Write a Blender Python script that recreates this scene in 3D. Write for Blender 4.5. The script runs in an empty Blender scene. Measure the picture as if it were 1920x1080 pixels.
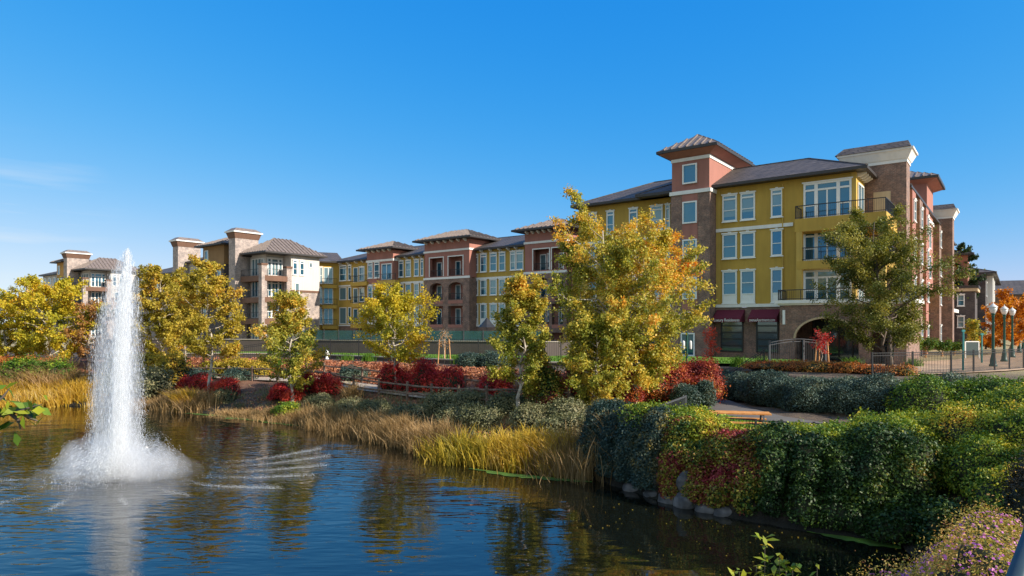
import bpy, math, random
import numpy as np
from mathutils import Vector, Matrix

# ---------------------------------------------------------------- camera, sky, sun
scene = bpy.context.scene
COL = scene.collection
F, CX, HY, CZ = 1230.0, 960.0, 607.0, 5.5          # focal length in photo pixels, image centre, horizon row, eye height
cam_d = bpy.data.cameras.new('camera')
cam = bpy.data.objects.new('camera', cam_d)
COL.objects.link(cam)
cam.location = (0, 0, CZ)
cam.rotation_euler = (math.radians(90), 0, 0)
cam_d.sensor_width = 36
cam_d.lens = F / 1920 * 36
cam_d.shift_y = (HY - 540) / 1920
cam_d.clip_start = 0.05
cam_d.clip_end = 6000
scene.camera = cam

SUN_AZ, SUN_EL = 117.0, 29.0
world = bpy.data.worlds.new('World')
scene.world = world
world.use_nodes = True
wn = world.node_tree.nodes; wl = world.node_tree.links
bg = wn['Background']
sky = wn.new('ShaderNodeTexSky')
sky.sky_type = 'NISHITA'
sky.sun_disc = False
sky.sun_elevation = math.radians(SUN_EL)
sky.sun_rotation = math.radians(SUN_AZ)
sky.altitude = 0
sky.air_density = 1.0
sky.dust_density = 0.0
sky.ozone_density = 3.0
EXPO, SKYS = 0.95, 0.13
sep = wn.new('ShaderNodeSeparateColor'); comb = wn.new('ShaderNodeCombineColor')
wl.new(sky.outputs[0], sep.inputs[0])
k_ = SKYS * 2 ** 0.75                                # the clear autumn sky: deep at the top, pale blue at the horizon
for i_, (am_, g_, sat_) in enumerate(((.85, 2.4, .9), (.535, .67, 0), (.87, .2, 0))):
    def mth(op, a_, b__=None):
        n_ = wn.new('ShaderNodeMath'); n_.operation = op
        for q_, v_ in enumerate((a_, b__)):
            if v_ is None: continue
            if isinstance(v_, (int, float)): n_.inputs[q_].default_value = v_
            else: wl.new(v_, n_.inputs[q_])
        return n_.outputs[0]
    pw_ = mth('POWER', mth('MULTIPLY', sep.outputs[i_], k_), g_)
    num_ = mth('MULTIPLY', pw_, am_ / (SKYS * 2 ** EXPO))
    den_ = mth('ADD', mth('MULTIPLY', pw_, sat_), 1.0)
    wl.new(mth('DIVIDE', num_, den_), comb.inputs[i_])
# one faint wisp of cirrus low in the left
tc = wn.new('ShaderNodeTexCoord'); mpn = wn.new('ShaderNodeMapping'); mpn.inputs['Scale'].default_value = (2, 2, 26); mpn.inputs['Rotation'].default_value = (0.05, .02, 0)
nz_ = wn.new('ShaderNodeTexNoise'); nz_.inputs['Scale'].default_value = 1.6; nz_.inputs['Detail'].default_value = 6
dt = wn.new('ShaderNodeVectorMath'); dt.operation = 'DISTANCE'; dt.inputs[1].default_value = (-.60, .79, .11)
fm = wn.new('ShaderNodeMapRange'); fm.inputs[1].default_value = .03; fm.inputs[2].default_value = .13; fm.inputs[3].default_value = .6; fm.inputs[4].default_value = 0
nm = wn.new('ShaderNodeMapRange'); nm.inputs[1].default_value = .5; nm.inputs[2].default_value = .72
mm = wn.new('ShaderNodeMath'); mm.operation = 'MULTIPLY'; mxs = wn.new('ShaderNodeMix'); mxs.data_type = 'RGBA'
mxs.inputs[7].default_value = (.75 / (SKYS * 2 ** EXPO), .85 / (SKYS * 2 ** EXPO), .95 / (SKYS * 2 ** EXPO), 1)
wl.new(tc.outputs['Generated'], mpn.inputs[0]); wl.new(mpn.outputs[0], nz_.inputs[0]); wl.new(tc.outputs['Generated'], dt.inputs[0])
wl.new(dt.outputs['Value'], fm.inputs[0]); wl.new(nz_.outputs[0], nm.inputs[0]); wl.new(fm.outputs[0], mm.inputs[0]); wl.new(nm.outputs[0], mm.inputs[1])
wl.new(mm.outputs[0], mxs.inputs[0]); wl.new(comb.outputs[0], mxs.inputs[6])
# unseen broken cloud added behind the viewer as fill light for the shaded facades
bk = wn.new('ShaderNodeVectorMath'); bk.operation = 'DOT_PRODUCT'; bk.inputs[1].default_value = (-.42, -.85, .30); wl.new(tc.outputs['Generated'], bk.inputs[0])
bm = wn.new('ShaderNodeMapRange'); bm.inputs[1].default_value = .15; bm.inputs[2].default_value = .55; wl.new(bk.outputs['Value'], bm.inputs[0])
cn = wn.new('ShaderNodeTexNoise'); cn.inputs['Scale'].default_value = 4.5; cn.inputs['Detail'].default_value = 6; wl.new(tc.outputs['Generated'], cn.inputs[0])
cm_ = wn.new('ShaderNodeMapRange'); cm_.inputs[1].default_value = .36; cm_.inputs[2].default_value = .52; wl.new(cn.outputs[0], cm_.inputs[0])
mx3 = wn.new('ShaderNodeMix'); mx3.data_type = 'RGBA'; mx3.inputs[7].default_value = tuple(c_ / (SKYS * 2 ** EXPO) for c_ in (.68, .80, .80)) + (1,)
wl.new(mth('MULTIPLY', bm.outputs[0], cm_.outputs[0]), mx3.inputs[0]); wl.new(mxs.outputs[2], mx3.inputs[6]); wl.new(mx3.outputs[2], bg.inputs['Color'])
bg.inputs['Strength'].default_value = SKYS

az, el = math.radians(SUN_AZ), math.radians(SUN_EL)
SUN = Vector((math.sin(az) * math.cos(el), math.cos(az) * math.cos(el), math.sin(el)))
sd = bpy.data.lights.new('sun', 'SUN')
sd.energy = 4.0
sd.angle = math.radians(0.5)
sd.color = (1.0, 0.90, 0.76)
so = bpy.data.objects.new('sun', sd)
COL.objects.link(so)
so.rotation_euler = SUN.to_track_quat('Z', 'Y').to_euler()
so.location = SUN * 100

scene.view_settings.view_transform = 'Standard'
scene.view_settings.look = 'None'
scene.view_settings.exposure = EXPO
scene.view_settings.gamma = 1
cy = scene.cycles
cy.use_denoising = True
cy.max_bounces = 8
cy.diffuse_bounces = 3
cy.glossy_bounces = 4
cy.transmission_bounces = 6
cy.transparent_max_bounces = 12
cy.volume_bounces = 6
cy.volume_max_steps = 128

RNG = np.random.default_rng(7)

# ---------------------------------------------------------------- helpers
def tag(o, label=None, cat=None, group=None, kind=None):
    if label: o['label'] = label
    if cat: o['category'] = cat
    if group: o['group'] = group
    if kind: o['kind'] = kind
    return o

def empty(name, loc, rz=0.0, label=None, cat=None, group=None, kind=None):
    o = bpy.data.objects.new(name, None)
    o.empty_display_size = 0.3
    o.location = loc
    o.rotation_euler = (0, 0, rz)
    COL.objects.link(o)
    return tag(o, label, cat, group, kind)

def link(name, me, parent=None, loc=(0, 0, 0), rz=0.0):
    o = bpy.data.objects.new(name, me)
    o.location = loc
    o.rotation_euler = (0, 0, rz)
    if parent is not None: o.parent = parent
    COL.objects.link(o)
    return o

def np_mesh(name, V, Q, mat=None, attrs=None, smooth=False):
    """V (n,3) vertices, Q (m,k) faces of k corners"""
    me = bpy.data.meshes.new(name)
    V = np.asarray(V, np.float32); Q = np.asarray(Q, np.int32)
    n, m, k = len(V), len(Q), Q.shape[1]
    me.vertices.add(n); me.vertices.foreach_set('co', V.ravel())
    me.loops.add(m * k); me.loops.foreach_set('vertex_index', Q.ravel())
    me.polygons.add(m)
    me.polygons.foreach_set('loop_start', np.arange(0, m * k, k, dtype=np.int32))
    if smooth: me.polygons.foreach_set('use_smooth', np.ones(m, bool))
    me.update(calc_edges=True)
    if attrs:
        for an, arr in attrs.items():
            at = me.attributes.new(an, 'FLOAT', 'POINT')
            at.data.foreach_set('value', np.asarray(arr, np.float32))
    if mat: me.materials.append(mat)
    return me

class MB:
    """collects simple solids into one mesh"""
    def __init__(s): s.v = []; s.f = []
    def quad(s, a, b, c, d):
        n = len(s.v); s.v += [a, b, c, d]; s.f.append((n, n + 1, n + 2, n + 3)); return s
    def poly(s, pts):
        n = len(s.v); s.v += list(pts); s.f.append(tuple(range(n, n + len(pts)))); return s
    def box(s, x0, x1, y0, y1, z0, z1):
        n = len(s.v)
        s.v += [(x0, y0, z0), (x1, y0, z0), (x1, y1, z0), (x0, y1, z0), (x0, y0, z1), (x1, y0, z1), (x1, y1, z1), (x0, y1, z1)]
        for f in ((0, 3, 2, 1), (4, 5, 6, 7), (0, 1, 5, 4), (1, 2, 6, 5), (2, 3, 7, 6), (3, 0, 4, 7)): s.f.append(tuple(n + i for i in f))
        return s
    def frustum(s, r0, r1, z0, z1):
        """r = (x0,x1,y0,y1) rectangle below, rectangle above"""
        n = len(s.v)
        for (x0, x1, y0, y1), z in ((r0, z0), (r1, z1)): s.v += [(x0, y0, z), (x1, y0, z), (x1, y1, z), (x0, y1, z)]
        for f in ((0, 3, 2, 1), (4, 5, 6, 7), (0, 1, 5, 4), (1, 2, 6, 5), (2, 3, 7, 6), (3, 0, 4, 7)): s.f.append(tuple(n + i for i in f))
        return s
    def bar(s, p, q, w=0.05, h=None):
        """square bar from p to q"""
        h = h or w
        p, q = Vector(p), Vector(q); d = (q - p).normalized()
        up = Vector((0, 0, 1)) if abs(d.z) < .95 else Vector((1, 0, 0))
        a = d.cross(up).normalized() * w / 2; b = d.cross(a).normalized() * h / 2
        n = len(s.v)
        for c in (p, q): s.v += [tuple(c - a - b), tuple(c + a - b), tuple(c + a + b), tuple(c - a + b)]
        for f in ((0, 3, 2, 1), (4, 5, 6, 7), (0, 1, 5, 4), (1, 2, 6, 5), (2, 3, 7, 6), (3, 0, 4, 7)): s.f.append(tuple(n + i for i in f))
        return s
    def tube(s, pts, rad, k=7, cap=True):
        rings = []
        pts = [Vector(p) for p in pts]
        for i, p in enumerate(pts):
            d = (pts[min(i + 1, len(pts) - 1)] - pts[max(i - 1, 0)]).normalized()
            up = Vector((0, 0, 1)) if abs(d.z) < .9 else Vector((1, 0, 0))
            a = d.cross(up).normalized(); b = d.cross(a)
            r = rad[i] if hasattr(rad, '__len__') else rad
            n = len(s.v)
            for j in range(k):
                t = 2 * math.pi * j / k
                s.v.append(tuple(p + a * math.cos(t) * r + b * math.sin(t) * r))
            rings.append(n)
        for n0, n1 in zip(rings, rings[1:]):
            for j in range(k): s.f.append((n0 + j, n0 + (j + 1) % k, n1 + (j + 1) % k, n1 + j))
        if cap:
            s.f.append(tuple(rings[0] + j for j in reversed(range(k)))); s.f.append(tuple(rings[-1] + j for j in range(k)))
        return s
    def lathe(s, prof, cx=0, cy=0, k=16):
        return s.tube([(cx, cy, z) for r, z in prof], [max(r, 1e-3) for r, z in prof], k)
    def mesh(s, name, mat, smooth=False):
        me = bpy.data.meshes.new(name)
        me.from_pydata(s.v, [], s.f); me.update()
        if smooth: me.polygons.foreach_set('use_smooth', np.ones(len(me.polygons), bool))
        if mat: me.materials.append(mat)
        return me
    def build(s, name, mat, parent=None, loc=(0, 0, 0), rz=0.0, smooth=False):
        return link(name, s.mesh(name, mat, smooth), parent, loc, rz)

def px(x, y, Y):
    """point seen at photo pixel x, y at distance Y in front of the camera"""
    return Vector(((x - CX) / F * Y, Y, CZ + (HY - y) / F * Y))
def at(x, Y): return (x - CX) / F * Y

# ---------------------------------------------------------------- materials
def mat_new(name):
    m = bpy.data.materials.new(name); m.use_nodes = True
    nt = m.node_tree; b = nt.nodes['Principled BSDF']
    return m, nt, b
def N(nt, t, **kw):
    n = nt.nodes.new(t)
    for k, v in kw.items():
        if k in n.inputs: n.inputs[k].default_value = v
        else: setattr(n, k, v)
    return n
def ramp(nt, stops, interp='LINEAR'):
    r = nt.nodes.new('ShaderNodeValToRGB'); r.color_ramp.interpolation = interp
    e = r.color_ramp.elements
    while len(e) < len(stops): e.new(0.5)
    for i, (p, c) in enumerate(stops): e[i].position = p; e[i].color = (*c, 1)
    return r
def mixc(nt, fac, a, b, mode='MIX'):
    m = nt.nodes.new('ShaderNodeMix'); m.data_type = 'RGBA'; m.blend_type = mode
    for sock, v in ((m.inputs['Factor'], fac), (m.inputs[6], a), (m.inputs[7], b)):
        if hasattr(v, 'type') and hasattr(v, 'links'): nt.links.new(v, sock)
        elif isinstance(v, (int, float)): sock.default_value = v
        else: sock.default_value = (*v, 1)
    return m.outputs[2]
def bump(nt, b, h, strength=0.3, dist=0.02):
    n = N(nt, 'ShaderNodeBump', Strength=strength, Distance=dist)
    nt.links.new(h, n.inputs['Height']); nt.links.new(n.outputs[0], b.inputs['Normal'])
def coords(nt): return N(nt, 'ShaderNodeTexCoord').outputs['Object']

def m_stucco(name, c, rough=0.85, var=0.12):
    m, nt, b = mat_new(name); L = nt.links
    co = coords(nt)
    n1 = N(nt, 'ShaderNodeTexNoise', Scale=0.55, Detail=5.0); L.new(co, n1.inputs['Vector'])
    mp = N(nt, 'ShaderNodeMapping'); mp.inputs['Scale'].default_value = (2.2, 2.2, .25); L.new(co, mp.inputs['Vector'])
    n3 = N(nt, 'ShaderNodeTexNoise', Scale=1.5, Detail=4.0); L.new(mp.outputs[0], n3.inputs['Vector'])
    n2 = N(nt, 'ShaderNodeTexNoise', Scale=28.0, Detail=3.0); L.new(co, n2.inputs['Vector'])
    lo = tuple(x * (1 - var * 1.6) for x in c); hi = tuple(min(1, x * (1 + var)) for x in c)
    r = ramp(nt, [(0.3, lo), (0.7, hi)]); L.new(n1.outputs[0], r.inputs[0])
    r2 = ramp(nt, [(0.35, tuple(x * .86 for x in c)), (0.6, hi)]); L.new(n3.outputs[0], r2.inputs[0])
    L.new(mixc(nt, 0.4, r.outputs[0], r2.outputs[0]), b.inputs['Base Color'])
    b.inputs['Roughness'].default_value = rough
    bump(nt, b, n2.outputs[0], 0.3, 0.01)
    return m

def m_brick(name, c1, c2, mortar, sx=1.0, bh=0.09, bw=0.24):
    m, nt, b = mat_new(name); L = nt.links
    co = coords(nt)
    sp = N(nt, 'ShaderNodeSeparateXYZ'); L.new(co, sp.inputs[0])
    ad = N(nt, 'ShaderNodeMath', operation='ADD'); L.new(sp.outputs[0], ad.inputs[0]); L.new(sp.outputs[1], ad.inputs[1])
    cb = N(nt, 'ShaderNodeCombineXYZ'); L.new(ad.outputs[0], cb.inputs[0]); L.new(sp.outputs[2], cb.inputs[1])
    br = N(nt, 'ShaderNodeTexBrick', Scale=1.0)
    br.inputs['Brick Width'].default_value = bw; br.inputs['Row Height'].default_value = bh
    br.inputs['Mortar Size'].default_value = 0.008; br.inputs['Bias'].default_value = -0.1
    br.inputs['Color1'].default_value = (*c1, 1); br.inputs['Color2'].default_value = (*c2, 1); br.inputs['Mortar'].default_value = (*mortar, 1)
    L.new(cb.outputs[0], br.inputs['Vector'])
    n1 = N(nt, 'ShaderNodeTexNoise', Scale=1.6, Detail=6.0); L.new(co, n1.inputs['Vector'])
    n2 = N(nt, 'ShaderNodeTexNoise', Scale=7.0, Detail=3.0); L.new(cb.outputs[0], n2.inputs['Vector'])
    r = ramp(nt, [(0.3, (0.62, 0.62, 0.64)), (0.7, (1.2, 1.15, 1.1))]); L.new(n1.outputs[0], r.inputs[0])
    r2 = ramp(nt, [(0.35, (0.7, 0.7, 0.72)), (0.65, (1.25, 1.2, 1.15))]); L.new(n2.outputs[0], r2.inputs[0])
    c = mixc(nt, 1.0, br.outputs['Color'], r.outputs[0], 'MULTIPLY')
    c = mixc(nt, 0.8, c, r2.outputs[0], 'MULTIPLY')
    L.new(c, b.inputs['Base Color']); b.inputs['Roughness'].default_value = 0.9
    bump(nt, b, br.outputs['Fac'], -0.5, 0.01)
    return m

def m_plain(name, c, rough=0.6, metal=0.0, var=0.08, scale=6.0, emit=None):
    m, nt, b = mat_new(name); L = nt.links
    n1 = N(nt, 'ShaderNodeTexNoise', Scale=scale, Detail=4.0); L.new(coords(nt), n1.inputs['Vector'])
    r = ramp(nt, [(0.3, tuple(x * (1 - var) for x in c)), (0.7, tuple(min(1, x * (1 + var)) for x in c))]); L.new(n1.outputs[0], r.inputs[0])
    L.new(r.outputs[0], b.inputs['Base Color'])
    b.inputs['Roughness'].default_value = rough; b.inputs['Metallic'].default_value = metal
    return m

def m_glass(name, c, blind=None, metal=0.55):
    """reflective window glass with a paler blind behind part of it"""
    m, nt, b = mat_new(name); L = nt.links
    co = coords(nt)
    oi = N(nt, 'ShaderNodeObjectInfo')
    n0 = N(nt, 'ShaderNodeTexNoise', Scale=0.8, Detail=2.0); L.new(co, n0.inputs['Vector'])
    base = c
    if blind:
        sp = N(nt, 'ShaderNodeSeparateXYZ'); L.new(co, sp.inputs[0])
        wv = N(nt, 'ShaderNodeMath', operation='SINE'); mu = N(nt, 'ShaderNodeMath', operation='MULTIPLY'); mu.inputs[1].default_value = 75
        L.new(sp.outputs[2], mu.inputs[0]); L.new(mu.outputs[0], wv.inputs[0])
        rr = ramp(nt, [(0.0, tuple(x * .75 for x in blind)), (1.0, blind)]); L.new(wv.outputs[0], rr.inputs[0])
        th = N(nt, 'ShaderNodeMath', operation='GREATER_THAN'); th.inputs[1].default_value = 0.42; L.new(oi.outputs['Random'], th.inputs[0])
        hz = N(nt, 'ShaderNodeMath', operation='MULTIPLY'); hz.inputs[1].default_value = 2.0; L.new(oi.outputs['Random'], hz.inputs[0])
        g2 = N(nt, 'ShaderNodeMath', operation='GREATER_THAN'); L.new(sp.outputs[2], g2.inputs[0]); L.new(hz.outputs[0], g2.inputs[1])
        base = mixc(nt, g2.outputs[0], c, rr.outputs[0])
        base = mixc(nt, th.outputs[0], base, c)
        ms = N(nt, 'ShaderNodeMapRange'); ms.inputs[3].default_value = metal; ms.inputs[4].default_value = metal * .6
        L.new(g2.outputs[0], ms.inputs[0]); L.new(ms.outputs[0], b.inputs['Metallic'])
        L.new(base, b.inputs['Base Color'])
    else:
        b.inputs['Base Color'].default_value = (*c, 1); b.inputs['Metallic'].default_value = metal
    b.inputs['Roughness'].default_value = 0.06
    b.inputs['Coat Weight'].default_value = 0.5; b.inputs['Coat Roughness'].default_value = 0.02
    bump(nt, b, n0.outputs[0], 0.15, 0.02)
    return m

def m_leaf(name, stops, trans=0.35, rough=0.55, patch=None, pscale=0.5):
    """leaf colour from a per-leaf 'tint' value, with larger colour patches of the plant itself"""
    m, nt, b = mat_new(name); L = nt.links
    a = N(nt, 'ShaderNodeAttribute', attribute_name='tint')
    n1 = N(nt, 'ShaderNodeTexNoise', Scale=pscale, Detail=3.0); L.new(coords(nt), n1.inputs['Vector'])
    mr = N(nt, 'ShaderNodeMapRange'); mr.inputs[1].default_value = .3; mr.inputs[2].default_value = .7
    L.new(n1.outputs[0], mr.inputs[0])
    mx = N(nt, 'ShaderNodeMath', operation='MULTIPLY_ADD'); mx.inputs[1].default_value = 0.52
    sc = N(nt, 'ShaderNodeMath', operation='MULTIPLY'); sc.inputs[1].default_value = 0.55
    L.new(a.outputs['Fac'], sc.inputs[0]); L.new(mr.outputs[0], mx.inputs[0]); L.new(sc.outputs[0], mx.inputs[2])
    r = ramp(nt, stops); L.new(mx.outputs[0], r.inputs[0])
    L.new(r.outputs[0], b.inputs['Base Color']); b.inputs['Roughness'].default_value = rough
    b.inputs['Specular IOR Level'].default_value = 0.35
    t = N(nt, 'ShaderNodeBsdfTranslucent')
    bright = mixc(nt, 1.0, r.outputs[0], (1.5, 1.35, 0.7), 'MULTIPLY'); L.new(bright, t.inputs['Color'])
    ms = N(nt, 'ShaderNodeMixShader'); ms.inputs[0].default_value = trans
    L.new(b.outputs[0], ms.inputs[1]); L.new(t.outputs[0], ms.inputs[2])
    L.new(ms.outputs[0], nt.nodes['Material Output'].inputs['Surface'])
    return m

def m_bark(name, c1, c2, scale=5.0):
    m, nt, b = mat_new(name); L = nt.links
    n1 = N(nt, 'ShaderNodeTexNoise', Scale=scale, Detail=6.0); L.new(coords(nt), n1.inputs['Vector'])
    r = ramp(nt, [(0.38, c1), (0.6, c2)]); L.new(n1.outputs[0], r.inputs[0])
    L.new(r.outputs[0], b.inputs['Base Color']); b.inputs['Roughness'].default_value = .9
    bump(nt, b, n1.outputs[0], 0.6, 0.03)
    return m

def m_roof(name, c, seam=False):
    m, nt, b = mat_new(name); L = nt.links
    co = coords(nt)
    n1 = N(nt, 'ShaderNodeTexNoise', Scale=3.0, Detail=5.0); L.new(co, n1.inputs['Vector'])
    r = ramp(nt, [(0.3, tuple(x * .72 for x in c)), (0.7, tuple(x * 1.25 for x in c))]); L.new(n1.outputs[0], r.inputs[0])
    if not seam:
        sp = N(nt, 'ShaderNodeSeparateXYZ'); L.new(co, sp.inputs[0])
        ad = N(nt, 'ShaderNodeMath', operation='ADD'); L.new(sp.outputs[0], ad.inputs[0]); L.new(sp.outputs[1], ad.inputs[1])
        mz = N(nt, 'ShaderNodeMath', operation='MULTIPLY'); mz.inputs[1].default_value = 2.2; L.new(sp.outputs[2], mz.inputs[0])
        cb = N(nt, 'ShaderNodeCombineXYZ'); L.new(ad.outputs[0], cb.inputs[0]); L.new(mz.outputs[0], cb.inputs[1])
        br = N(nt, 'ShaderNodeTexBrick', Scale=1.0)
        br.inputs['Brick Width'].default_value = .9; br.inputs['Row Height'].default_value = .36; br.inputs['Mortar Size'].default_value = 0.045
        br.inputs['Color1'].default_value = (1.15, 1.1, 1.05, 1); br.inputs['Color2'].default_value = (.75, .75, .78, 1); br.inputs['Mortar'].default_value = (.3, .3, .32, 1)
        L.new(cb.outputs[0], br.inputs['Vector'])
        L.new(mixc(nt, 1.0, r.outputs[0], br.outputs['Color'], 'MULTIPLY'), b.inputs['Base Color'])
        bump(nt, b, br.outputs['Fac'], -0.8, 0.04)
        b.inputs['Roughness'].default_value = 0.7
    else:
        L.new(r.outputs[0], b.inputs['Base Color']); b.inputs['Roughness'].default_value = 0.6; b.inputs['Metallic'].default_value = 0.0
    return m

M = {}
M['yellow'] = m_stucco('yellow_stucco', (0.46, 0.29, 0.052))
M['yellow_trim'] = m_stucco('ochre_stucco', (0.50, 0.33, 0.075))
M['salmon'] = m_stucco('terracotta_stucco', (0.35, 0.15, 0.115))
M['beige'] = m_stucco('beige_stucco', (0.50, 0.38, 0.24))
M['white'] = m_stucco('white_trim', (0.78, 0.76, 0.72), .6, .04)
M['brick'] = m_brick('brown_brick', (0.27, 0.155, 0.115), (0.17, 0.115, 0.095), (0.30, 0.25, 0.22))
M['darkbrick'] = m_brick('dark_stone', (0.085, 0.075, 0.08), (0.06, 0.055, 0.06), (0.10, 0.09, 0.09))
M['stone'] = m_brick('pale_stone', (0.43, 0.37, 0.34), (0.32, 0.275, 0.26), (0.38, 0.34, 0.31), bh=.12, bw=.35)
M['whitewall'] = m_stucco('cream_stucco', (0.56, 0.52, 0.48), .85, .06)
M['browntrim'] = m_stucco('brown_trim', (0.16, 0.085, 0.055))
M['ochrewall'] = m_stucco('ochre_wall', (0.50, 0.26, 0.06))
M['roof_tile'] = m_roof('roof_tile', (0.10, 0.085, 0.08))
M['roof_metal'] = m_roof('roof_metal', (0.19, 0.15, 0.13), True)
M['fascia'] = m_plain('dark_fascia', (0.035, 0.03, 0.03), .5)
M['frame'] = m_plain('white_frame', (0.80, 0.80, 0.78), .5, 0, .03)
M['darkframe'] = m_plain('dark_frame', (0.012, 0.014, 0.018), .35)
M['glass'] = m_glass('window_glass', (0.05, 0.17, 0.26), (0.20, 0.33, 0.38))
M['darkglass'] = m_glass('shop_glass', (0.12, 0.17, 0.19), None, .6)
M['rail'] = m_plain('iron_rail', (0.03, 0.03, 0.033), .5, .3)
M['steel'] = m_plain('grey_rail', (0.075, 0.08, 0.09), .5, .2)
M['bluerail'] = m_plain('painted_rail', (0.045, 0.075, 0.095), .35, .2)
M['lampgreen'] = m_plain('green_paint', (0.006, 0.065, 0.05), .4, 0)
M['tealpole'] = m_plain('teal_paint', (0.05, 0.25, 0.25), .4, .2)
M['lampglass'] = m_plain('milk_glass', (0.62, 0.63, 0.62), .25, 0, .03)
M['maroon'] = m_plain('maroon_canvas', (0.115, 0.008, 0.028), .85)
M['wood'] = m_bark('weathered_wood', (0.10, 0.065, 0.045), (0.22, 0.15, 0.11), 3)
M['tablewood'] = m_bark('orange_wood', (0.50, 0.20, 0.045), (0.62, 0.28, 0.08), 3)
M['stake'] = m_bark('stake_wood', (0.50, 0.25, 0.10), (0.62, 0.34, 0.16), 3)
M['bark'] = m_bark('pale_bark', (0.24, 0.19, 0.14), (0.52, 0.47, 0.40), 4)
M['darkbark'] = m_bark('dark_bark', (0.07, 0.055, 0.045), (0.17, 0.13, 0.10), 5)
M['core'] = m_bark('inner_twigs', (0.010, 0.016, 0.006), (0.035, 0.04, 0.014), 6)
M['rock'] = m_bark('grey_rock', (0.05, 0.05, 0.055), (0.16, 0.15, 0.15), 2.2)
M['concrete'] = m_stucco('concrete', (0.36, 0.31, 0.26), .9, .1)
M['wallbrown'] = m_stucco('brown_wall', (0.09, 0.07, 0.066), .9, .15)
M['asphalt'] = m_stucco('path_surface', (0.115, 0.105, 0.10), .95, .15)
M['paving'] = m_brick('tan_paving', (0.56, 0.40, 0.26), (0.46, 0.33, 0.22), (0.38, 0.28, 0.2), bh=.2, bw=.4)
M['pathtan'] = m_stucco('tan_path', (0.42, 0.34, 0.26), .95, .12)
M['flowerpurple'] = m_leaf('purple_petals', [(0, (0.30, 0.07, 0.50)), (.5, (.62, .18, .55)), (1, (0.80, 0.35, 0.55))], .35)
M['l_darkmix'] = m_leaf('dark_brown_green_leaves', [(0.0, (0.012, 0.012, 0.006)), (0.6, (0.045, 0.035, 0.016)), (1.0, (0.16, 0.09, 0.04))], .12)
M['penthouse'] = m_stucco('shaded_ochre_wall', (0.26, 0.15, 0.06))  # the ochre browned, shade of the penthouse front put into its colour
# foliage
M['l_sycamore'] = m_leaf('sycamore_leaves', [(0.0, (0.05, 0.085, 0.008)), (0.3, (0.15, 0.18, 0.014)), (0.55, (0.43, 0.39, 0.06)), (0.75, (0.66, 0.44, 0.06)), (1.0, (0.72, 0.20, 0.02))], .35, pscale=.4)
M['l_yellow'] = m_leaf('yellow_leaves', [(0.0, (0.135, 0.162, 0.014)), (0.35, (0.324, 0.311, 0.020)), (0.7, (0.621, 0.472, 0.030)), (1.0, (0.675, 0.270, 0.024))], .35, pscale=.35)
M['l_gold'] = m_leaf('golden_leaves', [(0.0, (0.13, 0.14, 0.01)), (0.35, (0.31, 0.26, 0.025)), (0.7, (0.54, 0.40, 0.05)), (1.0, (0.56, 0.22, 0.03))], .35, pscale=.35)
M['l_olive'] = m_leaf('olive_leaves', [(0.0, (0.03, 0.05, 0.008)), (0.5, (0.13, 0.15, 0.022)), (1.0, (0.42, 0.36, 0.07))], .3)
M['l_orange'] = m_leaf('orange_leaves', [(0.0, (0.30, 0.10, 0.01)), (0.5, (0.52, 0.20, 0.012)), (1.0, (0.60, 0.32, 0.03))], .4)
M['l_brown'] = m_leaf('brown_leaves', [(0.0, (0.130, 0.078, 0.026)), (0.5, (0.364, 0.182, 0.052)), (1.0, (0.520, 0.260, 0.078))], .3)
M['l_red'] = m_leaf('red_leaves', [(0.0, (0.14, 0.010, 0.015)), (0.5, (0.48, 0.03, 0.035)), (1.0, (0.78, 0.13, 0.06))], .35, pscale=.8)
M['l_brightred'] = m_leaf('bright_red_leaves', [(0.0, (0.55, 0.05, 0.03)), (1.0, (0.80, 0.14, 0.06))], .4)
M['l_maroon'] = m_leaf('maroon_leaves', [(0.0, (0.078, 0.013, 0.016)), (0.5, (0.286, 0.039, 0.026)), (.8, (0.520, 0.156, 0.033)), (1.0, (0.416, 0.338, 0.039))], .3, pscale=.9)
M['l_hedge'] = m_leaf('hedge_leaves', [(0.0, (0.014, 0.045, 0.006)), (0.45, (0.055, 0.13, 0.010)), (0.8, (0.20, 0.28, 0.016)), (1.0, (0.50, 0.42, 0.04))], .22, pscale=1.0)
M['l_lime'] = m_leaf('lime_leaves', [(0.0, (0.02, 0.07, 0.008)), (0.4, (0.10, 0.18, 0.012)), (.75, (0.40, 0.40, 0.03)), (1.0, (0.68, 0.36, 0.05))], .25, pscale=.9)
M['l_dark'] = m_leaf('dark_green_leaves', [(0.0, (0.010, 0.03, 0.010)), (0.6, (0.028, 0.065, 0.018)), (1.0, (0.07, 0.11, 0.025))], .2)
M['l_blue'] = m_leaf('blue_grey_leaves', [(0.0, (0.012, 0.030, 0.028)), (0.5, (0.045, 0.085, 0.070)), (.85, (0.15, 0.20, 0.14)), (1.0, (0.34, 0.36, 0.24))], .15, pscale=.9)
M['l_grey'] = m_leaf('grey_green_leaves', [(0.0, (0.053, 0.068, 0.030)), (0.5, (0.165, 0.173, 0.083)), (1.0, (0.390, 0.330, 0.180))], .2)
M['l_creeper'] = m_leaf('creeper_leaves', [(0.0, (0.008, 0.035, 0.006)), (0.35, (0.04, 0.09, 0.010)), (0.52, (0.36, 0.30, 0.03)), (.64, (0.20, 0.05, 0.025)), (.85, (0.26, 0.02, 0.035)), (1.0, (0.55, 0.10, 0.12))], .16, pscale=.8)
M['l_creepergreen'] = m_leaf('green_creeper_leaves', [(0.0, (0.004, 0.018, 0.004)), (0.5, (0.017, 0.052, 0.007)), (.85, (0.09, 0.14, 0.012)), (1.0, (0.40, 0.22, 0.05))], .12, pscale=.9)  # shade of the creeper front put into the dark tones, lit tips into the last
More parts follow.
